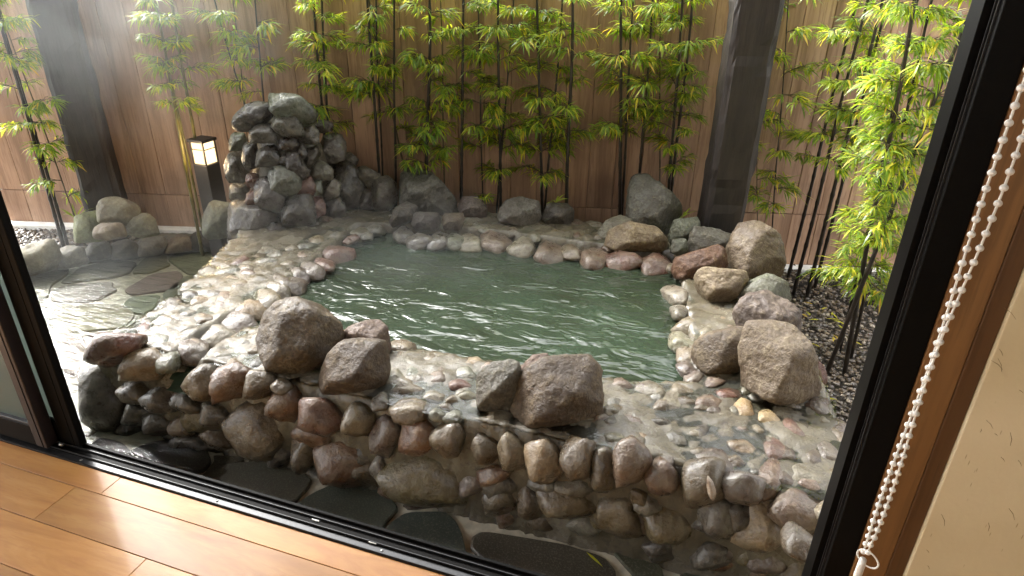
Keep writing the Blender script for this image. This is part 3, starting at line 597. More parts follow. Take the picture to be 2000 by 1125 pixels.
# ================================================================== WATERFALL ROCK MOUND
AX, AY = -2.25, 2.93
def mr_(z): return max(.06, .36-.2*(z+.12))
def cone_depth(px, py):
    d = ray(px, py); best = (9, 3.5)
    t_ = 2.6
    while t_ < 4.6:
        q = C+d*t_; e = math.hypot(q.x-AX, q.y-AY)-mr_(q.z)
        if e < best[0]: best = (e, t_)
        if e < 0: break
        t_ += .01
    return best[1]*d.dot(FW)
mound = empty('rock_mound', (AX, AY, GZ)); tag(mound, 'tall mound of wet stacked rocks with a trickling spring, beside the lantern', 'rock mound')
V, F = ICO[4]; CV = []
for v in V:
    z = -.2+(v[2]+1)/2*1.0; r_ = max(.03, mr_(z)-.04)*min(1, math.sqrt(max(0, 1-abs(v[2])**6))*1.02); h = math.hypot(v[0], v[1]) or 1
    CV.append((AX+v[0]/h*r_, AY+v[1]/h*r_*.85, z))
CV = np.array(CV); CV += (fbm(CV, 7, 3)*.025)[:, None]*(V)
cm = obj('mortar_core', mesh('mortar_core', CV, F), M_MORTAR); put(cm, mound)
MO = [([(515, 196), (533, 186), (583, 192), (612, 217), (606, 234), (588, 240), (547, 226)], 'green'), ([(462, 229), (494, 205), (518, 198), (533, 220), (489, 250), (464, 256)], 'dark'), ([(481, 262), (494, 246), (533, 243), (539, 264), (527, 278), (489, 278)], 'grey'),
 ([(527, 237), (571, 223), (588, 249), (585, 263), (556, 263), (535, 250)], 'grey'), ([(588, 245), (606, 240), (627, 267), (612, 280), (588, 278)], 'grey'), ([(603, 234), (647, 240), (642, 260), (615, 256)], 'dark'), ([(448, 273), (462, 257), (477, 264), (479, 292), (453, 293)], 'green'),
 ([(443, 326), (453, 299), (474, 296), (482, 334), (471, 357), (451, 354)], 'grey'), ([(445, 374), (456, 358), (483, 361), (483, 390), (453, 393)], 'grey'), ([(499, 304), (530, 279), (547, 308), (540, 322), (500, 322)], 'dark'), ([(539, 275), (577, 267), (584, 279), (568, 292), (544, 292)], 'dark'),
 ([(554, 300), (577, 294), (600, 335), (591, 348), (572, 338)], 'dark'), ([(592, 304), (615, 287), (622, 300), (606, 330)], 'dark'), ([(619, 282), (641, 265), (665, 267), (673, 287), (668, 310), (644, 316), (626, 300)], 'grey'), ([(527, 340), (544, 320), (562, 320), (583, 343), (580, 372), (559, 378), (530, 366)], 'green'),
 ([(604, 336), (624, 314), (647, 331), (648, 348), (618, 352)], 'grey'), ([(582, 354), (600, 340), (613, 361), (609, 384), (588, 384)], 'red'), ([(628, 360), (644, 347), (662, 358), (660, 378), (636, 390)], 'grey'), ([(480, 354), (489, 337), (503, 343), (504, 363), (487, 367)], 'red'),
 ([(552, 389), (568, 375), (606, 387), (613, 424), (603, 440), (562, 438)], 'dark'), ([(608, 395), (621, 381), (633, 399), (633, 415), (617, 424)], 'red'), ([(634, 401), (656, 380), (673, 405), (668, 427), (640, 424)], 'dark'), ([(449, 415), (459, 396), (515, 403), (546, 413), (550, 452), (503, 468), (456, 472)], 'dark'),
 ([(464, 483), (486, 457), (508, 463), (500, 495), (471, 500)], 'grey'), ([(452, 475), (462, 465), (470, 480), (462, 496), (454, 490)], 'red'), ([(504, 345), (530, 350), (552, 378), (548, 410), (510, 400), (500, 370)], 'dark'), ([(478, 282), (500, 280), (502, 318), (486, 334), (476, 310)], 'dark'), ([(484, 368), (512, 372), (516, 400), (484, 400)], 'red'),
 ([(547, 318), (556, 300), (575, 320), (566, 322)], 'dark'), ([(578, 292), (592, 282), (600, 300), (590, 312)], 'dark'), ([(609, 352), (626, 350), (628, 378), (614, 380)], 'green'), ([(518, 440), (560, 436), (566, 462), (520, 474)], 'dark'), ([(596, 436), (618, 432), (624, 452), (598, 456)], 'grey'), ([(624, 436), (636, 422), (674, 444), (656, 460), (636, 452)], 'pink'), ([(668, 425), (690, 410), (700, 435), (676, 440)], 'grey'),
 ([(630, 268), (642, 262), (650, 270), (640, 280)], 'grey')]
random.seed(31)
for poly, k in MO:
    cx = sum(q[0] for q in poly)/len(poly); cy = sum(q[1] for q in poly)/len(poly)
    boulder('stone', poly, cone_depth(cx, cy), k, M_MOUND, p=22, amp=.07, sub=4, parent=mound, grow=1.24).color = [c*1.05 for c in kcol(k)][:3]+[1]
RID = [([(645, 324), (676, 311), (703, 337), (712, 358), (708, 398), (674, 408), (655, 370)], 'dark'), ([(692, 330), (712, 325), (745, 344), (720, 368)], 'grey'), ([(722, 378), (735, 352), (756, 343), (773, 361), (775, 396), (753, 414), (724, 404)], 'grey'), ([(669, 308), (682, 296), (699, 311), (690, 328)], 'grey'), ([(704, 372), (724, 366), (730, 408), (706, 412)], 'dark')]
ridge = empty('rock_ridge', (-1.95, 3.1, GZ)); tag(ridge, 'short ridge of stacked wet rocks joining the mound to the far coping', 'rock ridge')
for poly, k in RID:
    boulder('stone', poly, depth_z(700, 415, CZ)+.05, k, M_MOUND, p=22, amp=.06, sub=4, parent=ridge, grow=1.12)

# ================================================================== LEFT BORDER
border = empty('garden_border', (-3.3, 2.7, GZ)); tag(border, 'low border wall of pale stones between the wet path and the fence', 'border wall')
BD = [([(15, 520), (40, 495), (75, 474), (110, 470), (116, 500), (80, 532), (40, 545)], 'pale'), ([(106, 502), (130, 480), (165, 484), (170, 508), (140, 522), (110, 526)], 'pale'), ([(165, 494), (188, 470), (216, 474), (220, 502), (180, 510)], 'grey'), ([(214, 478), (250, 466), (272, 480), (270, 504), (220, 506)], 'grey'),
      ([(262, 490), (290, 462), (318, 460), (328, 478), (310, 498), (270, 502)], 'grey'), ([(322, 482), (350, 458), (374, 464), (374, 488), (330, 496)], 'sand'), ([(368, 460), (420, 448), (460, 455), (462, 488), (378, 492)], 'dark'), ([(-60, 545), (-20, 520), (20, 508), (45, 530), (20, 555), (-50, 570)], 'pale')]
random.seed(8)
for poly, k in BD:
    b_ = max(poly, key=lambda q: q[1]); o = boulder('stone', poly, rest(poly, b_[0], b_[1]-3, GZ)-.1, k, M_PALE, p=14, amp=.06, sub=4, parent=border, grow=1.1)
# mortar back-fill of the border, topping off level behind the stones
Pq, nx, ny = grid(-5.0, -2.2, 2.0, 3.3, .03)
bd_poly = [(-5.0, 1.95), (-4.2, 2.08), (-3.62, 2.4), (-3.25, 2.74), (-2.9, 3.02), (-2.45, 3.12), (-2.45, 3.19), (-2.9, 3.12), (-3.2, 2.93), (-3.45, 2.68), (-3.8, 2.44), (-4.3, 2.22), (-5.0, 2.1)]
sb = sdist(Pq, bd_poly)
put(heightfield('mortar_bed', Pq, nx, ny, -.13+.1*np.clip(sb/.04, 0, 1)**.5+.015*vnoise(Pq, 5, 6), sb > -.02, M_MORTAR), border)
LB = [('mossy yellow green boulder leftmost of the stack on the low border', [(145, 457), (149, 424), (190, 409), (200, 429), (196, 470), (149, 474)], (170, 474), 'moss'),
      ('pale grey boulder on top of the stack on the low border', [(190, 404), (202, 390), (227, 383), (248, 392), (276, 412), (262, 440), (211, 440), (192, 418)], (235, 452), 'pale'),
      ('round pale boulder right of the stack on the low border', [(243, 440), (261, 417), (284, 415), (301, 429), (306, 454), (273, 464), (248, 455)], (275, 464), 'pale'),
      ('flat stone at the front of the stack on the low border', [(184, 450), (199, 436), (241, 437), (252, 460), (204, 470), (188, 466)], (215, 470), 'sand'),
      ('dark green boulder between the lantern foot and the rock mound', [(399, 428), (416, 392), (434, 387), (450, 397), (458, 460), (405, 466)], (430, 462), 'green')]
for (lab, poly, (bx, by), k), off_ in zip(LB, (.42, .44, .42, .55, .42)):
    o = boulder('boulder', poly, (onfence(bx, by, off_)-C).dot(FW), k, M_PALE, p=14, grow=1.08); tag(o, lab, 'boulder', 'boulders on the left border')

# ================================================================== FENCE, KERB, POSTS
fence = empty('board_fence', (-1.2, fence_y(-1.2), -.15)); tag(fence, 'tall brown fence of vertical boards with a low horizontal joint', 'fence')
fdir = Vector((1, FB, 0)).normalized(); fang = math.atan(FB); FTOP = 1.37
random.seed(4)
up_m = [box_data(-.074, .074, 0, .022, 0, FTOP-.1935, .003) for _ in range(1)][0]; lo_m = box_data(-.074, .074, 0, .022, 0, .19+.16, .003)
for m_ in (up_m, lo_m): m_.materials.append(M_FENCE)
s0 = -3.08
while s0 < 3.4:
    p0 = Vector((-1.2, fence_y(-1.2), 0))+fdir*s0
    for me, z in ((up_m, .1935), (lo_m, -.16)):
        o = bpy.data.objects.new('board', me); link(o); put(o, fence); o.location = p0+Vector((FB, -1, 0)).normalized()*random.uniform(-.002, .003)+Vector((0, 0, z)); o.rotation_euler.z = fang
    s0 += .1502
def along(name, s_a, s_b, off0, off1, z0, z1, mat, parent=None, bev=.003):
    o = obj(name, box_data(s_a, s_b, off0, off1, z0, z1, bev), mat); o.location = (-1.2, fence_y(-1.2), 0); o.rotation_euler.z = fang
    if parent: put(o, parent)
    return o
along('backing_panel', -3.15, 3.4, .0235, .0245, -.15, FTOP, M_FENCE, fence, 0); along('backing_rail', -3.15, 3.4, .025, .07, .9, 1.0, M_FENCE, fence); along('backing_panel', -3.15, 3.4, .0235, .0245, -.15, FTOP, M_FENCE, fence, 0); along('backing_rail', -3.15, 3.4, .025, .07, .2, .3, M_FENCE, fence); along('cap_rail', -3.17, 3.45, -.02, .05, FTOP+.001, FTOP+.035, M_FENCE, fence)
for (sa, sb_, z1, lab) in ((-3.15, -1.0, -.01, 'white kerb strip along the foot of the fence on the left'), (1.2, 3.3, -.125, 'white kerb strip along the foot of the fence on the right')):
    k = along('kerb_strip', sa, sb_, -.07, -.004, -.2, z1, M_KERB); tag(k, lab, 'kerb')
def post(base, ww, dd, z0, z1, ang, seed, label):
    bm = bmesh.new(); nz = 60; rnd = random.Random(seed); V = []; F = []; prof = []
    for (sx, sy) in ((-1, -1), (1, -1), (1, 1), (-1, 1)):        # chamfered square
        prof += [(sx*.5, sy*.36), (sx*.36, sy*.5)] if sx*sy > 0 else [(sx*.36, sy*.5), (sx*.5, sy*.36)]
    prof = sorted(prof, key=lambda q: math.atan2(q[1], q[0])); q2 = []
    for a, b in zip(prof, prof[1:]+prof[:1]): q2 += [a, ((a[0]*2+b[0])/3, (a[1]*2+b[1])/3), ((a[0]+b[0]*2)/3, (a[1]+b[1]*2)/3)]
    prof = q2; n = len(prof)
    for i in range(nz+1):
        z = z0+(z1-z0)*i/nz
        for k, (a, b) in enumerate(prof):
            an = k/n*6.28; h = noise.noise(Vector((math.cos(an)*1.3, math.sin(an)*1.3+seed, z*5)))*.035+noise.cell(Vector((int(k/3)*3.1, seed, z*7+k//3*.37)))*.05+noise.noise(Vector((k*2.1, seed, z*22)))*.03
            V.append((a*ww*(1+h), b*dd*(1+h), z))
    for i in range(nz):
        for k in range(n): F.append((i*n+k, i*n+(k+1) % n, (i+1)*n+(k+1) % n, (i+1)*n+k))
    F.append(tuple(nz*n+k for k in range(n)))
    o = obj('timber_post', mesh('timber_post', V, F, False), M_POST); o.location = base; o.rotation_euler.z = ang; return tag(o, label, 'post', 'dark roof posts')
pr = online(1405, 445, 3.38, 0); post((pr.x, pr.y+.03, 0), .205, .19, -.2, 2.45, R(14), 2, 'dark rough hewn timber post behind the right rear rocks')
pl = onfence(208, 400, .12); post((pl.x, pl.y, 0), .2, .19, -.2, 2.45, R(38), 6, 'dark rough hewn timber post on the left behind the stacked boulders')

# ================================================================== LANTERN
lp = onfence(418, 395, .2); lb = onfence(403, 272, .2)
lan = empty('garden_lantern', (lp.x, lp.y, GZ)); lan.rotation_euler.z = R(-3)
tag(lan, 'lit square garden lantern on a dark pedestal beside the rock mound', 'lantern')
hz = lb.z-GZ; hw = .049
def lpart(name, me, mat): return obj(name, me, mat, lan)
lpart('pedestal', box_data(-hw, hw, -hw, hw, 0, hz-.135, .004), M_BOX)
lpart('shade', box_data(-hw+.008, hw-.008, -hw+.008, hw-.008, hz-.132, hz-.012, .002), M_LAMP)
for sx in (-1, 1):
    for sy in (-1, 1): lpart('corner_post', box_data(sx*(hw-.005)-.004, sx*(hw-.005)+.004, sy*(hw-.005)-.004, sy*(hw-.005)+.004, hz-.134, hz-.011, .001), M_BOX)
for sx, sy in ((0, -1), (1, 0), (-1, 0), (0, 1)):
    x0, x1 = (-hw+.01, hw-.01) if sx == 0 else (sx*(hw-.006)-.002, sx*(hw-.006)+.002); y0, y1 = (-hw+.01, hw-.01) if sy == 0 else (sy*(hw-.006)-.002, sy*(hw-.006)+.002)
    lpart('glazing_bar', box_data(x0, x1, y0, y1, hz-.052, hz-.048), M_BOX)
lpart('cap', box_data(-hw-.006, hw+.006, -hw-.006, hw+.006, hz-.01, hz+.006, .003), M_BOX)
ld = bpy.data.lights.new('lantern_light', 'POINT'); ld.energy = .4; ld.color = (1, .72, .4); ld.shadow_soft_size = .06
lo = bpy.data.objects.new('lantern_light', ld); link(lo); lo.location = (lp.x+.02, lp.y-.11, lb.z-.06)

# ================================================================== GRAVEL
def gravel(name, poly, n, z, seed, smin=.008, smax=.019):
    rnd = np.random.RandomState(seed); V0, F0 = ICO[1]; xs = [q[0] for q in poly]; ys = [q[1] for q in poly]; P = []
    while len(P) < n:
        q = np.c_[rnd.uniform(min(xs), max(xs), n), rnd.uniform(min(ys), max(ys), n)]; P += list(q[inside(q, poly)])
    P = P[:n]; nv = len(V0); VV = np.empty((n*nv, 3)); tint = np.empty(n*nv); F = []
    for i, q in enumerate(P):
        s_ = rnd.uniform(smin, smax)*np.array([1, rnd.uniform(.6, 1), rnd.uniform(.4, .7)]); a = rnd.uniform(0, 6.28); c_, s2 = math.cos(a), math.sin(a)
        W = V0*s_*(1+rnd.uniform(-.18, .18, (nv, 1))); W = np.c_[W[:, 0]*c_-W[:, 1]*s2, W[:, 0]*s2+W[:, 1]*c_, W[:, 2]]
        VV[i*nv:(i+1)*nv] = W+np.array([q[0], q[1], z+rnd.uniform(-.006, .012)]); tint[i*nv:(i+1)*nv] = rnd.rand(); F += [tuple(k+i*nv for k in f) for f in F0]
    me = mesh(name, VV, F, False); at = me.attributes.new('tint', 'FLOAT', 'POINT'); at.data.foreach_set('value', tint)
    return obj(name, me, M_GRAVEL)
g1 = gravel('gravel', [(.25, 3.95), (.3, 3.0), (.45, 2.2), (.48, 1.75), (1.3, 1.6), (1.9, 2.6), (1.5, 4.28)], 11000, -.14, 1, .006, .016); tag(g1, 'brown and grey gravel bed right of the bath', 'gravel', kind='stuff')
g2 = gravel('gravel', [(-5, 2.1), (-4.2, 2.2), (-3.5, 2.66), (-3.15, 2.95), (-2.75, 3.1), (-3.2, 2.97), (-5, 2.48)], 3800, -.045, 2); tag(g2, 'light brown gravel bed behind the left border', 'gravel', kind='stuff')
sl = obj('ground', mesh('ground', [(x, y_, -.055) for x, y_ in [(-5.2, 2.06), (-4.2, 2.16), (-3.5, 2.62), (-3.1, 2.95), (-2.3, 3.13), (-2.3, 3.23), (-5.2, 2.42)]], [tuple(range(7))], False), M_SOIL); tag(sl, kind='structure')

# ================================================================== BAMBOO
def leaf(V, F, Tn, base, d, up, L, wd, droop, tint):
    d = d.normalized(); side = d.cross(up).normalized() if abs(d.dot(up)) < .98 else Vector((1, 0, 0)); i0 = len(V); p = base.copy(); dd = d.copy()
    prof = (.25, 1.0, .8, 0)
    for k, wk in enumerate(prof):
        if wk > 0 and k > 0: V.append(p-side*wd*wk*.5+Vector((0, 0, .12*wd))); V.append(p+side*wd*wk*.5+Vector((0, 0, .12*wd)))
        elif k == 0: V.append(p.copy())
        else: V.append(p.copy())
        dd = (dd+Vector((0, 0, -droop))).normalized(); p = p+dd*L/3
    F += [(i0, i0+2, i0+1), (i0+1, i0+2, i0+4, i0+3), (i0+3, i0+4, i0+5)]; Tn += [tint]*6
def spray_mesh(seed):
    rnd = random.Random(seed); V, F, Tn = [], [], []; BV, BF = [], []
    L = rnd.uniform(.07, .15); pts = []; p = Vector((0, 0, 0)); d = Vector((1, 0, rnd.uniform(.35, .9))).normalized()
    for k in range(6):
        pts.append(p.copy()); d = (d+Vector((rnd.uniform(-.12, .12), rnd.uniform(-.18, .18), -.16))).normalized(); p = p+d*L/5
    tv, tf = tube(pts, [.0024-.0003*k for k in range(6)], 4); BV += tv; BF += tf
    for k in range(1, 6):
        for _ in range(3):
            a = rnd.uniform(-1.5, 1.5); td = (Vector((math.cos(a), math.sin(a), rnd.uniform(-.2, .5)))).normalized(); tl = rnd.uniform(.02, .06); te = pts[k]+td*tl
            tv, tf = tube([pts[k], (pts[k]+te)/2+Vector((0, 0, .004)), te], [.0013, .001, .0007], 3); o_ = len(BV); BV += tv; BF += [tuple(i+o_ for i in f) for f in tf]
            for j in range(rnd.randint(4, 6)):
                b_ = a+rnd.uniform(-.75, .75); ld = Vector((math.cos(b_), math.sin(b_), rnd.uniform(-.6, .55))); base = pts[k].lerp(te, rnd.uniform(.25, 1.05))
                t_ = rnd.random(); t_ = t_*.85 if rnd.random() < .9 else rnd.uniform(.85, 1)
                leaf(V, F, Tn, base, ld, Vector((rnd.uniform(-.4, .4), rnd.uniform(-.4, .4), 1)), rnd.uniform(.035, .085), rnd.uniform(.005, .009), rnd.uniform(.05, .42), t_)
    ml = mesh('leaf_spray', V, F, False); at = ml.attributes.new('tint', 'FLOAT', 'POINT'); at.data.foreach_set('value', Tn); ml.materials.append(M_LEAF)
    mb_ = mesh('branch', BV, BF); mb_.materials.append(M_TWIG); return ml, mb_
SPR = [spray_mesh(200+i) for i in range(14)]
def bamboo(p0, p1, r, ztop, lowest, dens, label, mat, group, scale=1.0, seed=0):
    """culm from p0 through p1 carried on to ztop; sprays from height 'lowest' upward"""
    rnd = random.Random(seed); root = empty('bamboo', p0); tag(root, label, 'bamboo', group)
    d = (p1-p0); d = d/d.z; n = int((ztop-p0.z)/.02); pts, rad = [], []
    node = rnd.uniform(.1, .14); nodes_z = []; zz = .06
    while zz < ztop-p0.z: nodes_z.append(zz); zz += node*rnd.uniform(.9, 1.1)
    for i in range(n+1):
        h = (ztop-p0.z)*i/n; wob = Vector((noise.noise(Vector((seed, h*1.2, 0))), noise.noise(Vector((seed, h*1.2, 9))), 0))*.014*min(1, h)
        rr = r*(1-.45*h/(ztop-p0.z)); 
        if any(abs(h-z_) < .011 for z_ in nodes_z): rr *= 1.24
        pts.append(d*h+wob); rad.append(rr)
    V_, F_ = tube(pts, rad, 7); obj('culm', mesh('culm', V_, F_), mat, root)
    az = rnd.uniform(0, 6.28)
    for z_ in nodes_z:
        if z_+p0.z < lowest: continue
        q = pts[min(n, int(z_/(ztop-p0.z)*n))]
        for _ in range(int(dens*1.4+rnd.random()*1.1)):
            az += 2.2+rnd.uniform(-.7, .7); sp = rnd.choice(SPR); sc_ = scale*rnd.uniform(.8, 1.3)
            o = obj('leaf_spray', sp[0], None, root); o.location = q; o.rotation_euler = (rnd.uniform(-.15, .15), rnd.uniform(-.15, .15), az); o.scale = (sc_,)*3
            o['kind'] = 'stuff'; obj('branch', sp[1], None, o)
    return root
def bam(top, bot, off, r, low_py, dens, label, mat=M_CULM, group='bamboo along the fence', base=None, scale=1.0, ztop=1.6, seed=0):
    if base is None:
        pb = onfence(*bot, off); pt = onfence(*top, off); d = (pt-pb)/(pt.z-pb.z); p0 = pb+d*(GZ-.02-pb.z)
        # keep in front of the fence boards
        low = onfence(bot[0], low_py, off).z
    else:
        p0 = onz(*base, -.145); dep = (p0.y-FB*p0.x); pt = online(*top, dep, FB); low = online(base[0], low_py, dep, FB).z
    return bamboo(p0, pt, r, ztop, low, dens, label, mat, group, scale, seed)
BAM = [ # (x,y) high on the culm, (x,y) low on it, distance in front of fence, radius, lowest leaves, leaf density, label
 ((9, 67), (120, 467), .3, .0105, 250, 1.2, 'thicker dark culm of the pair at the far left edge', M_CULM), ((27, 120), (129, 467), .28, .010, 150, .9, 'right hand culm of the dark pair at the far left edge', M_CULM), ((36, 111), (142, 413), .26, .004, 385, .8, 'slender low leafy shoot beside the far left pair', M_TWIG),
 ((302, 0), (384, 435), .22, .0105, 215, 1.4, 'yellow green culm left of the lantern, leftmost of three', M_CULMG), ((336, 0), (404, 413), .2, .0105, 200, 1.3, 'yellow green culm nearest the lantern', M_CULMG), ((311, 44), (391, 427), .17, .008, 160, .8, 'thinner middle culm of the three beside the lantern', M_CULMG),
 ((422, 0), (478, 200), .2, .006, 190, 1.2, 'thin leaning culm just left above the rock mound', M_CULM), ((453, 0), (475, 195), .16, .004, 190, .9, 'very thin culm second from left above the rock mound', M_TWIG), ((498, 0), (515, 191), .18, .006, 180, 1.0, 'thin culm rising directly behind the top of the mound', M_CULM),
 ((613, 0), (631, 231), .2, .009, 250, 1.5, 'left culm of the leafy pair right of the mound top', M_CULM), ((631, 0), (640, 235), .18, .0085, 220, 1.3, 'right culm of the leafy pair right of the mound top', M_CULM),
 ((717, 0), (741, 338), .2, .0095, 190, 1.1, 'dark culm first right of the mound ridge', M_CULM), ((737, 31), (746, 342), .15, .006, 170, .7, 'thin culm just behind the first culm right of the ridge', M_CULM), ((723, 0), (788, 331), .13, .006, 310, .9, 'brown culm leaning right across its neighbours behind the craggy boulder', M_TWIG),
 ((769, 0), (772, 355), .2, .008, 170, 1.1, 'straight dark culm left of the craggy boulder', M_CULM), ((836, 0), (834, 329), .2, .011, 320, 1.4, 'thick dark culm directly behind the craggy boulder', M_CULM), ((859, 0), (868, 355), .16, .005, 330, 1.2, 'thin brown culm behind the craggy boulder', M_TWIG),
 ((905, 0), (901, 387), .2, .0095, 190, .8, 'bare lower culm above the rounded purple rock', M_CULM), ((932, 0), (943, 387), .15, .005, 380, 1.1, 'thin leafy culm right of the bare lower culm', M_CULM), ((974, 0), (977, 404), .2, .0095, 300, 1.3, 'dark culm left of the wide cracked rock', M_CULM), ((1003, 0), (974, 369), .16, .006, 350, .9, 'thin culm leaning left beside the wide cracked rock', M_CULM),
 ((1049, 0), (1059, 395), .2, .0095, 350, 1.6, 'leafy dark culm rising between the two far coping rocks', M_CULM), ((1094, 44), (1066, 395), .16, .007, 320, 1.2, 'thinner culm leaning right from between the two far coping rocks', M_CULM), ((1116, 0), (1107, 391), .22, .0115, 330, 1.3, 'stout culm behind the dark square rock', M_CULM),
 ((1214, 0), (1211, 418), .22, .011, 250, 1.1, 'tall straight culm left of the leaning grey boulder', M_CULM), ((1236, 0), (1219, 333), .18, .0085, 280, 1.0, 'second culm left of the leaning grey boulder', M_CULM), ((1274, 0), (1250, 340), .16, .0085, 250, 1.3, 'culm standing behind the leaning grey boulder', M_CULM),
 ((1332, 0), (1308, 355), .2, .0095, 250, 1.4, 'left culm of the close pair left of the right post', M_CULM), ((1350, 0), (1312, 378), .17, .0095, 330, 1.4, 'right culm of the close pair left of the right post', M_CULM), ((1290, 0), (1288, 355), .1, .005, 150, .6, 'thin pale brown culm close to the fence near the right post', M_TWIG),
 ((1540, 0), (1509, 444), .16, .0042, 410, .75, 'thin sparse culm just right of the right post', M_CULM), ((1478, 150), (1480, 410), .12, .003, 400, .8, 'very thin shoot half hidden by the right post', M_TWIG)]
for i, (tp, bt, off, r, lo_, de, lab, mt) in enumerate(BAM): bam(tp, bt, off, r, lo_, de, lab, mt, seed=i+1)
RB = [((1673, 0), (1538, 547), .0105, 320, 1.2, 'leftmost of the four parallel dark culms in the right gravel'), ((1694, 0), (1549, 577), .0105, 310, 1.1, 'second of the four parallel dark culms in the right gravel'), ((1722, 0), (1574, 587), .0115, 290, 1.2, 'third and thickest of the four parallel dark culms in the right gravel'), ((1737, 0), (1590, 566), .010, 270, 1.2, 'fourth and rear of the parallel dark culms in the right gravel'),
      ((1784, 0), (1649, 729), .0105, 540, 1.6, 'upright dark culm nearest the window in the right gravel'), ((1905, 0), (1613, 733), .0105, 480, 1.6, 'dark culm leaning right towards the window frame'), ((1812, 40), (1662, 700), .008, 600, 1.4, 'thin culm crossing behind the leaning one by the window frame'), ((1760, 150), (1640, 690), .006, 560, 1.3, 'slender leafy culm behind the two near the window')]
for i, (tp, bs, r, lo_, de, lab) in enumerate(RB): bam(tp, None, 0, r, lo_, de, lab, base=bs, seed=60+i, group='bamboo in the right gravel')
# small weeds
def weed(px, py, off, n, label, seed, L=.07):
    rnd = random.Random(seed); p = onfence(px, py, off); V, F, Tn = [], [], []
    for _ in range(n):
        a = rnd.uniform(0, 6.28); leaf(V, F, Tn, Vector((0, 0, 0)), Vector((math.cos(a)*.7, math.sin(a)*.7, rnd.uniform(.5, 1.2))), Vector((0, 0, 1)), L*rnd.uniform(.7, 1.2), .009, rnd.uniform(.1, .4), rnd.uniform(.4, .8))
    me = mesh('weed', V, F, False); at = me.attributes.new('tint', 'FLOAT', 'POINT'); at.data.foreach_set('value', Tn); o = obj('weed', me, M_LEAF); o.location = p; tag(o, label, 'plant', 'small weeds')
weed(1333, 425, .45, 7, 'small bright green weed beside the leaning grey boulder', 1); weed(945, 392, .35, 8, 'small weed by the rounded purple rock', 2); weed(1085, 396, .35, 9, 'small weed tuft on top between the far coping rocks', 3); weed(150, 428, .3, 9, 'arching weed left of the mossy boulder', 4, .13)

# ================================================================== HOUSE: WINDOW WALL
house = empty('house_wall', (.45, 1.13, 0)); tag(house, 'straw plaster house wall with timber casing around the open window', 'wall')
box('plaster', .4525, 2.6, 1.118, 1.25, -.05, 2.6, M_PLASTER, house); box('lintel', -4.2, .452, 1.12, 1.25, 2.2, 2.6, M_PLASTER, house)
box('casing', .3645, .4235, 1.13, 1.24, -.05, 2.2, M_TRIM, house); box('casing_shadow_strip', .4238, .452, 1.128, 1.24, -.05, 2.2, M_TRIM_SHADOW, house)  # narrow strip carries the plaster edge shadow in its colour
box('ceiling', -4.4, 2.8, -1.8, 1.25, 2.602, 2.68, M_EAVE, house); box('roof_eave', -5.2, 2.8, 1.252, 2.15, 2.25, 2.33, M_EAVE, house); box('shade_canopy', -2.5, 2.8, 2.152, 2.66, 2.25, 2.33, M_EAVE, house)  # eave and canopy are unseen, their reach shaped to shade floor and bath
box('back_wall', -4.4, 2.8, -1.8, -1.7, -.05, 2.05, M_PLASTER, house); box('side_wall', 2.6, 2.7, -1.7, 1.118, -.05, 2.6, M_PLASTER, house)
wf = empty('window_frame', (.3, 1.18, 0)); tag(wf, 'black aluminium window frame with a two track sill', 'window frame')
box('jamb', .318, .364, 1.136, 1.245, -.05, 2.2, M_BLACK, wf); box('jamb', .3055, .3178, 1.178, 1.245, .012, 2.2, M_BLACK, wf, .001)
for yy in (1.149, 1.164, 1.19, 1.215): box('jamb_fin', .3145, .3185, yy, yy+.003, .02, 2.2, M_SILL, wf, .0005)
box('sill', -4.2, .3176, 1.1425, 1.2205, -.04, .004, M_SILL, wf, .0015)
box('sill_lip', -4.2, .3176, 1.1425, 1.145, .0042, .007, M_BLACK, wf, .0005)
for yy, hh_, mt in ((1.168, .012, M_SILL), (1.1925, .014, M_SILL)): box('track_rail', -4.2, .3176, yy, yy+.003, .0042, hh_, mt, wf, .0008)
box('track_bed', -4.2, .3176, 1.1715, 1.1915, .0042, .0062, M_BLACK, wf, .0003); box('track_bed', -4.2, .3176, 1.1965, 1.2085, .0042, .0065, M_BLACK, wf, .0003); box('outer_lip', -4.2, .3176, 1.2105, 1.2205, .0042, .016, M_BLACK, wf, .001)
box('track_bed', -4.2, .3176, 1.1655, 1.1678, .0042, .0075, M_BLACK, wf, .0003)
for px, py in ((158, 898), (421, 980), (744, 1077)):
    q = onz(px, py, .006); V_, F_ = tube([(q.x, 1.156, .003), (q.x, 1.156, .0058), (q.x, 1.156, .0064)], [.0042, .0042, .0032], 12); put(obj('screw', mesh('screw', V_, F_), M_SCREW), wf)
    box('screw_slot', q.x-.003, q.x+.003, 1.1555, 1.1565, .0062, .0068, M_BLACK, wf, 0)
for px, py, yy in ((623, 1009, 1.1845), (728, 1061, 1.166)):
    q = onz(px, py, .006); box('track_glint', q.x-.012, q.x+.012, yy, yy+.003, .0066, .0105, M_WHITE, wf, .0005)  # white bars standing in for small bright reflections on the track
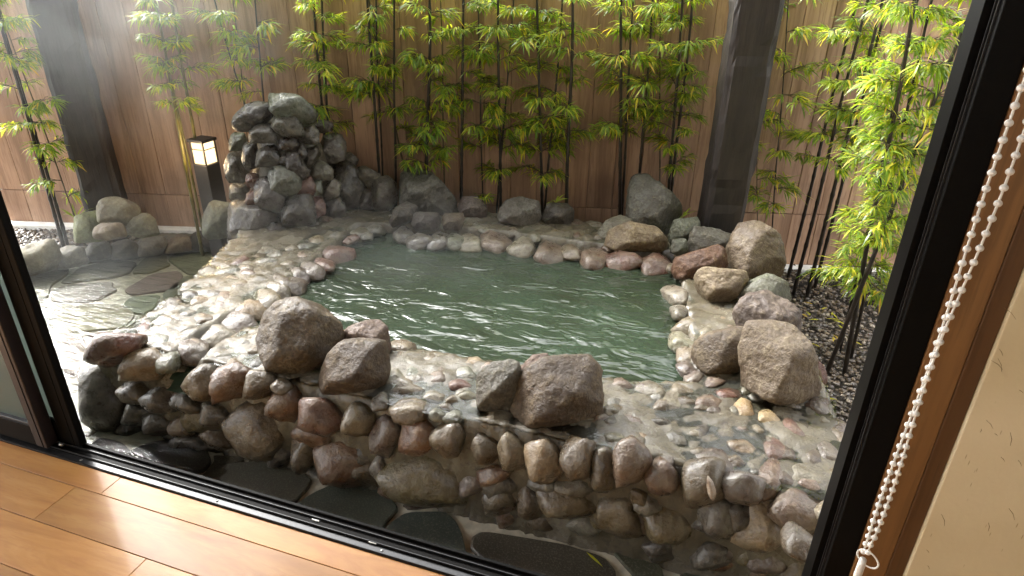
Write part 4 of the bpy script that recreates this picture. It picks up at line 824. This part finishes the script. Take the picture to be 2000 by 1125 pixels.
def door(name, x1, y0, y1, lab, wst, stile_mat):
    d = empty(name, (x1, (y0+y1)/2, 0)); tag(d, lab, 'sliding door', 'sliding glass doors')
    box('stile', x1-wst, x1, y0, y1, .018, 2.18, stile_mat, d, .003); box('stile', x1-1.5, x1-1.5+wst, y0, y1, .018, 2.18, stile_mat, d, .003)
    box('stile_groove', x1-wst*.35, x1-wst*.3, y0-.0015, y0+.004, .02, 2.17, M_BLACK, d, 0)
    box('bottom_rail', x1-1.5+wst, x1-wst, y0+.002, y1-.002, .018, .1, M_BLACK, d, .003); box('top_rail', x1-1.5+wst, x1-wst, y0+.002, y1-.002, 2.1, 2.18, M_BLACK, d, .003)
    box('glazing_bead', x1-1.5+wst, x1-wst, y0+.004, y1-.004, .1005, .108, M_SILL, d, .001)
    box('pane', x1-1.5+wst, x1-wst, (y0+y1)/2-.003, (y0+y1)/2+.003, .108, 2.1, M_GLASS, d, 0); return d
xa = online(157, 858, 1.2, 0).x; door('sliding_door', xa, 1.1935, 1.2195, 'black framed sliding glass door on the outer track at the left', .085, M_BLACK)
xb = online(90, 858, 1.155, 0).x; door('sliding_door', xb, 1.149, 1.1905, 'brown framed sliding glass door on the inner track at the lower left', .05, M_STILE)
V_, F_ = tube([(xb+.03, 1.172, .03), (xb+.045, 1.172, .03)], [.006, .006], 10); k = obj('door_stop', mesh('door_stop', V_, F_), M_SCREW); tag(k, 'small metal door stop at the foot of the left door stiles', 'door stop')

# bead chain of the blind
chain = empty('bead_chain', (.365, 1.09, .5)); tag(chain, 'white bead pull chain of the blind hanging in front of the timber casing', 'chain')
bead_me = mesh('bead', np.array(ICO[2][0])*np.array([.0058, .0058, .0056]), ICO[2][1]); bead_me.materials.append(M_WHITE)
cb = online(1689, 1078, 1.09, 0); random.seed(2)
for s_i, ph in ((0, 0), (1, .4)):
    pts = []; zz = cb.z+.004*s_i; i = 0
    while zz < 2.0:
        h = zz-cb.z; sep = .0045+.0035*math.sin(h*11)+max(0, h-.5)*.022
        x = cb.x+(sep if s_i else -sep*.5); yv = 1.09-.004*s_i
        if s_i and h < .03: x = cb.x+.004
        pts.append((x, yv, zz)); o = bpy.data.objects.new('bead', bead_me); link(o); put(o, chain); o.location = (x, yv, zz+.002*ph)
        zz += .0198 if h < .25 else .0235
    V_, F_ = tube(pts, [.0019]*len(pts), 6); put(obj('cord', mesh('cord', V_, F_), M_WHITE), chain)
bmr = []; rf = []
for i in range(28):
    a = i/28*6.283; c_ = Vector((cb.x+.006+.0165*math.cos(a), 1.082-.012*math.cos(a), cb.z-.008+.017*math.sin(a)))
    for k_ in range(6):
        b_ = k_/6*6.283; bmr.append(c_+Vector((math.cos(a)*math.cos(b_), math.sin(b_), math.sin(a)*math.cos(b_)))*.0019)
for i in range(28):
    for k_ in range(6): rf.append((i*6+k_, ((i+1) % 28)*6+k_, ((i+1) % 28)*6+(k_+1) % 6, i*6+(k_+1) % 6))
put(obj('ring', mesh('ring', bmr, rf), M_WHITE), chain)
V_, F_ = tube([(cb.x, 1.085, cb.z-.014), (cb.x, 1.085, cb.z-.03), (cb.x, 1.085, cb.z-.11), (cb.x, 1.085, cb.z-.115)], [.0065, .0075, .008, .006], 8); put(obj('pull_weight', mesh('pull_weight', V_, F_), M_WHITE), chain)

# a fallen bamboo leaf on the paving
V, F, Tn = [], [], []; q = onz(1145, 1078, GZ+.016); leaf(V, F, Tn, Vector((0, 0, 0)), Vector((.8, -.5, .03)), Vector((0, 0, 1)), .07, .009, .02, .85)
me = mesh('fallen_leaf', V, F, False); at = me.attributes.new('tint', 'FLOAT', 'POINT'); at.data.foreach_set('value', Tn); o = obj('fallen_leaf', me, M_LEAF); o.location = q; tag(o, 'fallen yellow bamboo leaf on the front paving', 'leaf')

# chopped straw showing in the plaster
rnd = random.Random(77); V, F = [], []
for i in range(260):
    x, z = rnd.uniform(.46, 1.0), rnd.uniform(.05, 1.5); a = rnd.gauss(1.9, .5); L = rnd.uniform(.006, .028)
    tv, tf = tube([(x, 1.1177, z), (x+math.cos(a)*L/2, 1.1174, z+math.sin(a)*L/2), (x+math.cos(a+.15)*L, 1.1177, z+math.sin(a+.15)*L)], [.0002, .00042, .0002], 4); o_ = len(V); V += tv; F += [tuple(k+o_ for k in f) for f in tf]
st = put(obj('straw', mesh('straw', V, F), plain('straw', (.2, .12, .05), .7)), house); st['kind'] = 'stuff'
for i in range(16):
    px, py = rnd.choice([(1600, 640), (1640, 620), (1590, 680), (1640, 690), (1570, 610), (1625, 770), (1600, 600), (1650, 650)]); q = onz(px+rnd.uniform(-25, 25), py+rnd.uniform(-25, 25), -.118); a = rnd.uniform(0, 6.28)
    V, F, Tn = [], [], []; leaf(V, F, Tn, Vector((0, 0, 0)), Vector((math.cos(a), math.sin(a), .05)), Vector((0, 0, 1)), rnd.uniform(.04, .075), .011, .06, rnd.uniform(.75, 1))
    me = mesh('fallen_leaf', V, F, False); at = me.attributes.new('tint', 'FLOAT', 'POINT'); at.data.foreach_set('value', Tn); o = obj('fallen_leaf', me, M_LEAF); o.location = q; tag(o, 'fallen yellow bamboo leaf lying on the right gravel', 'leaf', 'fallen leaves on the right gravel')

# ================================================================== STEAM
def steam_mat(dens):
    m = bpy.data.materials.new('steam'); m.use_nodes = True; t = m.node_tree; t.nodes.clear()
    out = N(t, 'OutputMaterial'); v = N(t, 'VolumePrincipled'); v.inputs['Color'].default_value = (.93, .96, .94, 1); v.inputs['Anisotropy'].default_value = .55
    tc = N(t, 'TexCoord'); ln = N(t, 'VectorMath', operation='LENGTH'); t.links.new(tc.outputs['Object'], ln.inputs[0])
    mr = N(t, 'MapRange', interpolation_type='SMOOTHERSTEP'); t.links.new(ln.outputs['Value'], mr.inputs[0])
    for k, x in ((1, 1.0), (2, .1), (3, 0.0), (4, dens)): mr.inputs[k].default_value = x
    n = N(t, 'TexNoise', Scale=2.2, Detail=3.0, Distortion=.8); t.links.new(tc.outputs['Object'], n.inputs['Vector'])
    m2 = N(t, 'MapRange'); t.links.new(n.outputs[0], m2.inputs[0])
    for k, x in ((1, .35), (2, .7), (3, .05), (4, 1.5)): m2.inputs[k].default_value = x
    mu = N(t, 'Math', operation='MULTIPLY'); t.links.new(mr.outputs[0], mu.inputs[0]); t.links.new(m2.outputs[0], mu.inputs[1]); t.links.new(mu.outputs[0], v.inputs['Density'])
    t.links.new(v.outputs[0], out.inputs['Volume']); return m
for i, (x, y_, z, rx, ry, rz, de) in enumerate([(-2.9, 2.35, .15, .9, .7, .5, .16), (-2.1, 2.45, .35, .6, .5, .5, .15), (-1.3, 2.45, .34, 1.1, .65, .3, .2), (-2.9, 2.5, 1.15, 1.4, .5, .65, .3)]):
    o = obj('steam', mesh('steam', *ICO[3]), steam_mat(de)); o.location = (x, y_, z); o.scale = (rx, ry, rz); tag(o, 'thin white steam drifting over the hot bath and wet path', 'steam', 'wisps of steam', 'stuff')
